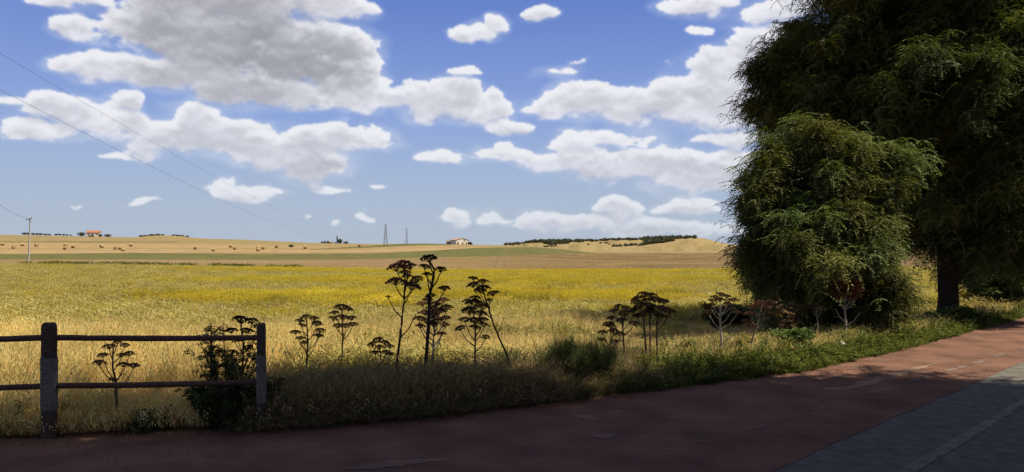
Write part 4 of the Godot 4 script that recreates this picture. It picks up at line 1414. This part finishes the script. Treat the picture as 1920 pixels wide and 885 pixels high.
func far_things() -> void:
	rng.seed = 5
	# farmhouse on the left skyline
	var d := 690.0
	var p := at(175.5, 443, d)
	var t := thing("farmhouse", "white farmhouse with a terracotta roof on the left skyline", "house", p)
	t.rotation.y = 0.4
	gable_house(t, 10.6, 7.0, 3.2, 1.7, Color(0.62, 0.58, 0.50), Color(0.36, 0.15, 0.085), true)
	opening(t, "door", -0.5, 0.2, 1.2, 2.1, 3.52)
	opening(t, "window", -3.4, 1.2, 1.1, 1.2, 3.52)
	opening(t, "window", 3.0, 1.2, 1.1, 1.2, 3.52)
	# pale gabled barn in the middle of the skyline
	p = at(861.5, 459.2, d)
	t = thing("barn", "cream gabled barn with dark doorways on the ridge", "house", p)
	t.rotation.y = 0.55
	gable_house(t, 12.6, 11.0, 4.2, 1.6, Color(0.76, 0.70, 0.58), Color(0.42, 0.25, 0.18), false)
	opening(t, "door", -4.4, 0.3, 1.4, 2.0, 5.52)
	opening(t, "door", 0.3, 0.3, 1.3, 1.8, 5.52)
	opening(t, "door", 4.1, 0.3, 1.2, 1.8, 5.52)
	opening(t, "window", 2.0, 3.1, 0.9, 1.1, 5.52)
	p = at(844, 458.6, d + 5.0)
	t = thing("stone_shed", "low grey stone shed leaning against the barn's left side", "shed", p)
	gable_house(t, 6.2, 7.0, 2.4, 1.3, Color(0.27, 0.23, 0.17), Color(0.24, 0.19, 0.14), true)
	p = at(620, 458, d)
	t = thing("field_hut", "small tan hut among the dark trees with the cypress", "hut", p)
	gable_house(t, 3.8, 3.6, 1.5, 0.7, Color(0.34, 0.28, 0.19), Color(0.30, 0.24, 0.18), true)
	opening(t, "door", 0.5, 0.1, 0.8, 1.2, 1.82)
	# trees on the skyline
	var row := "trees in the row left of the white farmhouse"
	var n := 0
	for q in [[46, 440, 9, 5.5], [54, 440, 8, 5.5], [62, 440.2, 7, 4.6], [69, 440.4, 8, 4.6], [76, 440.6, 8, 4.8], [85, 440.8, 8, 4], [92, 441, 7, 3.6], [105, 441, 7, 4], [112, 441, 7, 4], [119, 441.2, 7, 3.8], [126, 441.4, 6, 3], [133, 441.6, 4, 2.6]]:
		n += 1
		far_tree(["first", "second", "third", "fourth", "fifth", "sixth", "seventh", "eighth", "ninth", "tenth", "eleventh", "twelfth"][n - 1] + " low dark tree from the left in the skyline row before the farmhouse", q[0], q[1] + 0.6, q[2], q[3], 692, row, "skyline_tree")
	for q in [["round dark tree just left of the white farmhouse", 153, 443.5, 13, 9], ["low bush directly in front of the farmhouse", 171, 445, 12, 4.4], ["small dark tree at the farmhouse's right end", 188, 444.5, 8, 6.5], ["separate round tree right of the farmhouse", 202, 444.8, 12, 6.5]]:
		far_tree(q[0], q[1], q[2], q[3], q[4], 680, "", "farm_tree")
	for q in [["first umbrella shaped tree left of the hut", 604, 458, 5, 6.5], ["second umbrella shaped tree left of the hut", 609.5, 458, 5.5, 7], ["third umbrella shaped tree beside the hut", 615, 457.8, 5.5, 7], ["broad dark tree right of the cypress", 637, 458.4, 10, 12.5], ["round dark tree right of the cypress clump", 648.5, 458.6, 9, 7], ["low dark bush at the cypress foot", 629, 458.4, 4, 5], ["dark tree at the right end of the barn", 880, 460, 8, 8], ["smaller dark tree outermost right of the barn", 884, 460, 5, 6]]:
		far_tree(q[0], q[1], q[2], q[3], q[4], 685, "", "skyline_tree")
	far_tree("tall thin cypress standing above the hut and trees", 632.3, 458.4, 3.0, 18.5, 686, "", "cypress")
	var dl := dist_at(546, 463.5)
	far_tree("lone round bush in the hay field", 546, 464.2, 10, 6.6, dl, "", "field_bush")
	# hay bales
	var bm := MB.new()
	var bc := lit(206, 176, 122)
	var prof := [[-0.6, 0.0], [-0.6, 0.62], [-0.56, 0.69], [-0.5, 0.71], [0.5, 0.71], [0.56, 0.69], [0.6, 0.62], [0.6, 0.0]]
	for k in prof.size() - 1:
		for s in 20:
			var a0 := TAU * s / 20
			var a1 := TAU * (s + 1) / 20
			var q0: Array = prof[k]
			var q1: Array = prof[k + 1]
			var end := absf(q0[0] + q1[0]) > 1.0 and absf(q0[1] - q1[1]) > 0.3
			bm.quad(Vector3(q0[0], cos(a0) * q0[1], sin(a0) * q0[1]), Vector3(q0[0], cos(a1) * q0[1], sin(a1) * q0[1]), Vector3(q1[0], cos(a1) * q1[1], sin(a1) * q1[1]), Vector3(q1[0], cos(a0) * q1[1], sin(a0) * q1[1]), bc * (0.82 if end else rng.randf_range(0.92, 1.06)))
	var bale := bm.done(M.plain)
	var where := ["at the far left rim of the frame", "low beside the left rim", "left of the utility pole", "just right of the utility pole", "upper of the pair below the farmhouse row", "lower of the pair below the farmhouse row", "right beside the stacked pair", "alone right of the farmhouse", "leftmost of three close together", "middle of three close together", "rightmost of three close together", "alone high on the slope above the three", "alone between the three and the far group", "at the green field's edge near the middle", "upper left of the middle group", "centre of the middle group", "upper of two left of the lone bush", "lower of two left of the lone bush", "right of the two before the lone bush", "left of the lone bush", "right of the lone bush", "alone right of the cypress"]
	var i := 0
	for q in [[5, 459], [26, 465], [42, 459.8], [69, 461], [123, 461.3], [122, 466.5], [137.5, 463.6], [191, 463], [217, 466.5], [225.5, 466.6], [230.5, 469.4], [245, 460.4], [367, 466.2], [400, 469.6], [432, 462.4], [441, 466.6], [484, 465.2], [484, 469.2], [494, 466.4], [519, 463.3], [572, 465], [675, 461.6]]:
		var db := dist_at(q[0], q[1] + 1.6)
		var x: float = (q[0] - 960.0) / F * db
		var o := MeshInstance3D.new()
		o.name = numbered("hay_bale")
		o.mesh = bale
		add_child(o)
		var s: float = clampf(db / 300.0, 0.85, 1.25)
		o.transform = Transform3D(Basis(Vector3.UP, rng.randf_range(-0.9, 0.9)).scaled(Vector3.ONE * s * 0.95), Vector3(x, ground(x, db) + 0.65 * s, -db))
		tag(o, "round straw bale " + where[i], "hay bale", "round bales in the hay field")
		i += 1
	# lattice masts
	for q in [[723.0, 466.0, 420.0, 450.0, 2.6, "taller left lattice mast on the skyline"], [762.5, 461.0, 427.0, 690.0, 2.4, "fainter right lattice mast behind the ridge"]]:
		d = q[3]
		var foot := at(q[0], q[1], d)
		t = thing("lattice_mast", q[5], "mast", foot, "lattice masts")
		var hgt: float = (q[1] - q[2]) / F * d
		var steel := Color(0.20, 0.21, 0.23)
		for sx in [-1.0, 1.0]:
			for sz in [-1.0, 1.0]:
				var mb := MB.new()
				mb.tube([Vector3(sx * q[4] * 0.5, -1.0, sz * q[4] * 0.5), Vector3(sx * 0.2, hgt, sz * 0.2)], [0.09, 0.06], 5, steel)
				part("leg", mb.done(M.plain), t)
		var mb2 := MB.new()
		for k in 9:
			var h0 := hgt * k / 9.0
			var h1 := hgt * (k + 1) / 9.0
			var w0: float = lerpf(q[4] * 0.5, 0.2, k / 9.0)
			var w1: float = lerpf(q[4] * 0.5, 0.2, (k + 1) / 9.0)
			for sz in [-1.0, 1.0]:
				mb2.tube([Vector3(-w0, h0, sz * w0), Vector3(w1, h1, sz * w1)], [0.05, 0.05], 4, steel)
				mb2.tube([Vector3(w0, h0, sz * w0), Vector3(-w1, h1, sz * w1)], [0.05, 0.05], 4, steel)
				mb2.tube([Vector3(sz * w0, h0, -w0), Vector3(sz * w1, h1, w1)], [0.05, 0.05], 4, steel)
		part("bracing", mb2.done(M.plain), t)
		var mb3 := MB.new()
		mb3.tube([Vector3(-1.6, hgt * 0.93, 0), Vector3(1.6, hgt * 0.93, 0)], [0.08, 0.08], 5, steel)
		part("crossarm", mb3.done(M.plain), t)
	# utility pole in the meadow
	d = 116.0
	var gx := (55.0 - 960.0) / F * d
	var gy := ground(gx, d)
	t = thing("utility_pole", "slim pale utility pole with a crossarm at the left", "pole", Vector3(gx, gy, -d))
	var top := EYE + (HZ - 409.0) / F * d - gy
	var mb := MB.new()
	mb.tube([Vector3(-0.15, -0.3, 0), Vector3(0.0, top * 0.5, 0), Vector3(0.12, top, 0)], [0.13, 0.11, 0.09], 8, Color(0.34, 0.31, 0.27))
	part("shaft", mb.done(M.plain), t)
	mb = MB.new()
	mb.tube([Vector3(-0.35, top - 0.28, 0.12), Vector3(0.5, top - 0.02, 0.12)], [0.06, 0.06], 6, Color(0.16, 0.15, 0.15))
	part("crossarm", mb.done(M.plain), t)
	for s in [-0.3, 0.45]:
		mb = MB.new()
		mb.tube([Vector3(s, top - 0.12 + s * 0.3, 0.12), Vector3(s, top + 0.10 + s * 0.3, 0.12)], [0.05, 0.035], 6, Color(0.2, 0.22, 0.24))
		part("insulator", mb.done(M.plain), t)
	# a second pole stands out of the frame to the left; the lines run from it
	var np := Vector3((-300.0 - 960.0) / F * 30.0, 0, -30.0)
	np.y = ground(np.x, 30.0)
	var nt := thing("utility_pole", "tall near utility pole left of the frame carrying the wires", "pole", np)
	var nh := 12.4 - np.y
	mb = MB.new()
	mb.tube([Vector3(0, -0.3, 0), Vector3(0, nh, 0)], [0.17, 0.11], 8, Color(0.34, 0.31, 0.27))
	part("shaft", mb.done(M.plain), nt)
	var wires := [[at(-300, 12, 30), at(720, 424, 450), 9.5, 0.009, "lower long wire sagging across the left sky"], [at(-300, -78, 30), at(726, 424, 450), 8.5, 0.008, "upper long wire crossing the left sky above the other"], [at(-300, 40, 30), Vector3(gx + 0.1, gy + top, -d), 1.9, 0.016, "short cable dipping to the top of the utility pole"]]
	for w in wires:
		mb = MB.new()
		var pts := []
		var rad := []
		for k in 61:
			var u := pow(k / 60.0, 1.6)
			pts.append((w[0] as Vector3).lerp(w[1], u) - Vector3(0, w[2] * 4.0 * u * (1.0 - u), 0))
			rad.append(w[3])
		mb.tube(pts, rad, 5, Color(0.05, 0.05, 0.055))
		var o := MeshInstance3D.new()
		o.name = numbered("overhead_wire")
		o.mesh = mb.done(M.plain)
		add_child(o)
		tag(o, w[4], "wire", "overhead wires")

func small_things() -> void:
	rng.seed = 64
	# scrap of litter in the verge
	var p := at(1580, 657, 12.35)
	p.y = 0.13
	var mb := MB.new()
	mb.quad(Vector3(-0.035, 0, 0.02), Vector3(-0.02, 0.035, -0.01), Vector3(0.03, 0.03, 0.0), Vector3(0.035, -0.012, 0.02), Color(0.75, 0.74, 0.7))
	mb.quad(Vector3(-0.035, 0, 0.02), Vector3(0.035, -0.012, 0.02), Vector3(0.02, -0.03, 0.035), Vector3(-0.025, -0.03, 0.03), Color(0.72, 0.71, 0.68))
	var o := MeshInstance3D.new()
	o.name = "litter_scrap"
	o.mesh = mb.done(M.plain)
	add_child(o)
	o.position = p
	tag(o, "small white scrap lying in the green verge", "litter")
	# dead stems lying at the path's edge
	for k in 7:
		mb = MB.new()
		var x := rng.randf_range(-1.5, -0.4)
		var d := 7.55 + (x + 1.0) * 0.5 + rng.randf_range(-0.12, 0.15)
		var l := rng.randf_range(0.5, 1.1)
		var ang := rng.randf_range(-0.35, 0.15)
		var a := Vector3(x, 0.012, -d)
		var b := a + Vector3(cos(ang) * l, 0.01 + rng.randf() * 0.05, sin(ang) * l - 0.2)
		mb.tube([a, a.lerp(b, 0.5) + Vector3(0, 0.03 + rng.randf() * 0.04, 0), b], [0.006, 0.007, 0.004], 5, Color(0.20, 0.15, 0.09))
		o = MeshInstance3D.new()
		o.name = numbered("dry_stalk")
		o.mesh = mb.done(M.stalk)
		add_child(o)
		tag(o, "thin dry stalk lying at the edge of the shaded path", "stalk", "dry stalks at the path edge")
	# gravel and leaf crumbs along the rim of the path
	var cm := MB.new()
	cm.tri(Vector3(-0.5, 0, 0.3), Vector3(0, 0.55, 0), Vector3(0.5, 0, 0.3), Color.WHITE)
	cm.tri(Vector3(0.5, 0, 0.3), Vector3(0, 0.55, 0), Vector3(0.1, 0, -0.5), Color.WHITE)
	cm.tri(Vector3(0.1, 0, -0.5), Vector3(0, 0.55, 0), Vector3(-0.5, 0, 0.3), Color.WHITE)
	var xf := []
	var co := []
	for k in 3000:
		var az := rng.randf_range(-0.72, 0.72)
		var rv := verge_r(az)
		var r := rv - absf(rng.randfn()) * 0.45 + 0.15
		if rng.randf() < 0.25:
			r = rv - rng.randf_range(0.0, 3.0)
		var s := rng.randf_range(0.008, 0.026)
		xf.append(Transform3D(Basis(Vector3.UP, rng.randf() * TAU).scaled(Vector3(s * 1.4, s * 0.6, s)), Vector3(sin(az) * r, 0.001, -cos(az) * r)))
		co.append(lit(170, 134, 106).lerp(lit(110, 84, 66), rng.randf()))
	tag(scatter("grit", cm.done(M.plain), xf, co), "loose grit and leaf crumbs along the path edge", "grit")
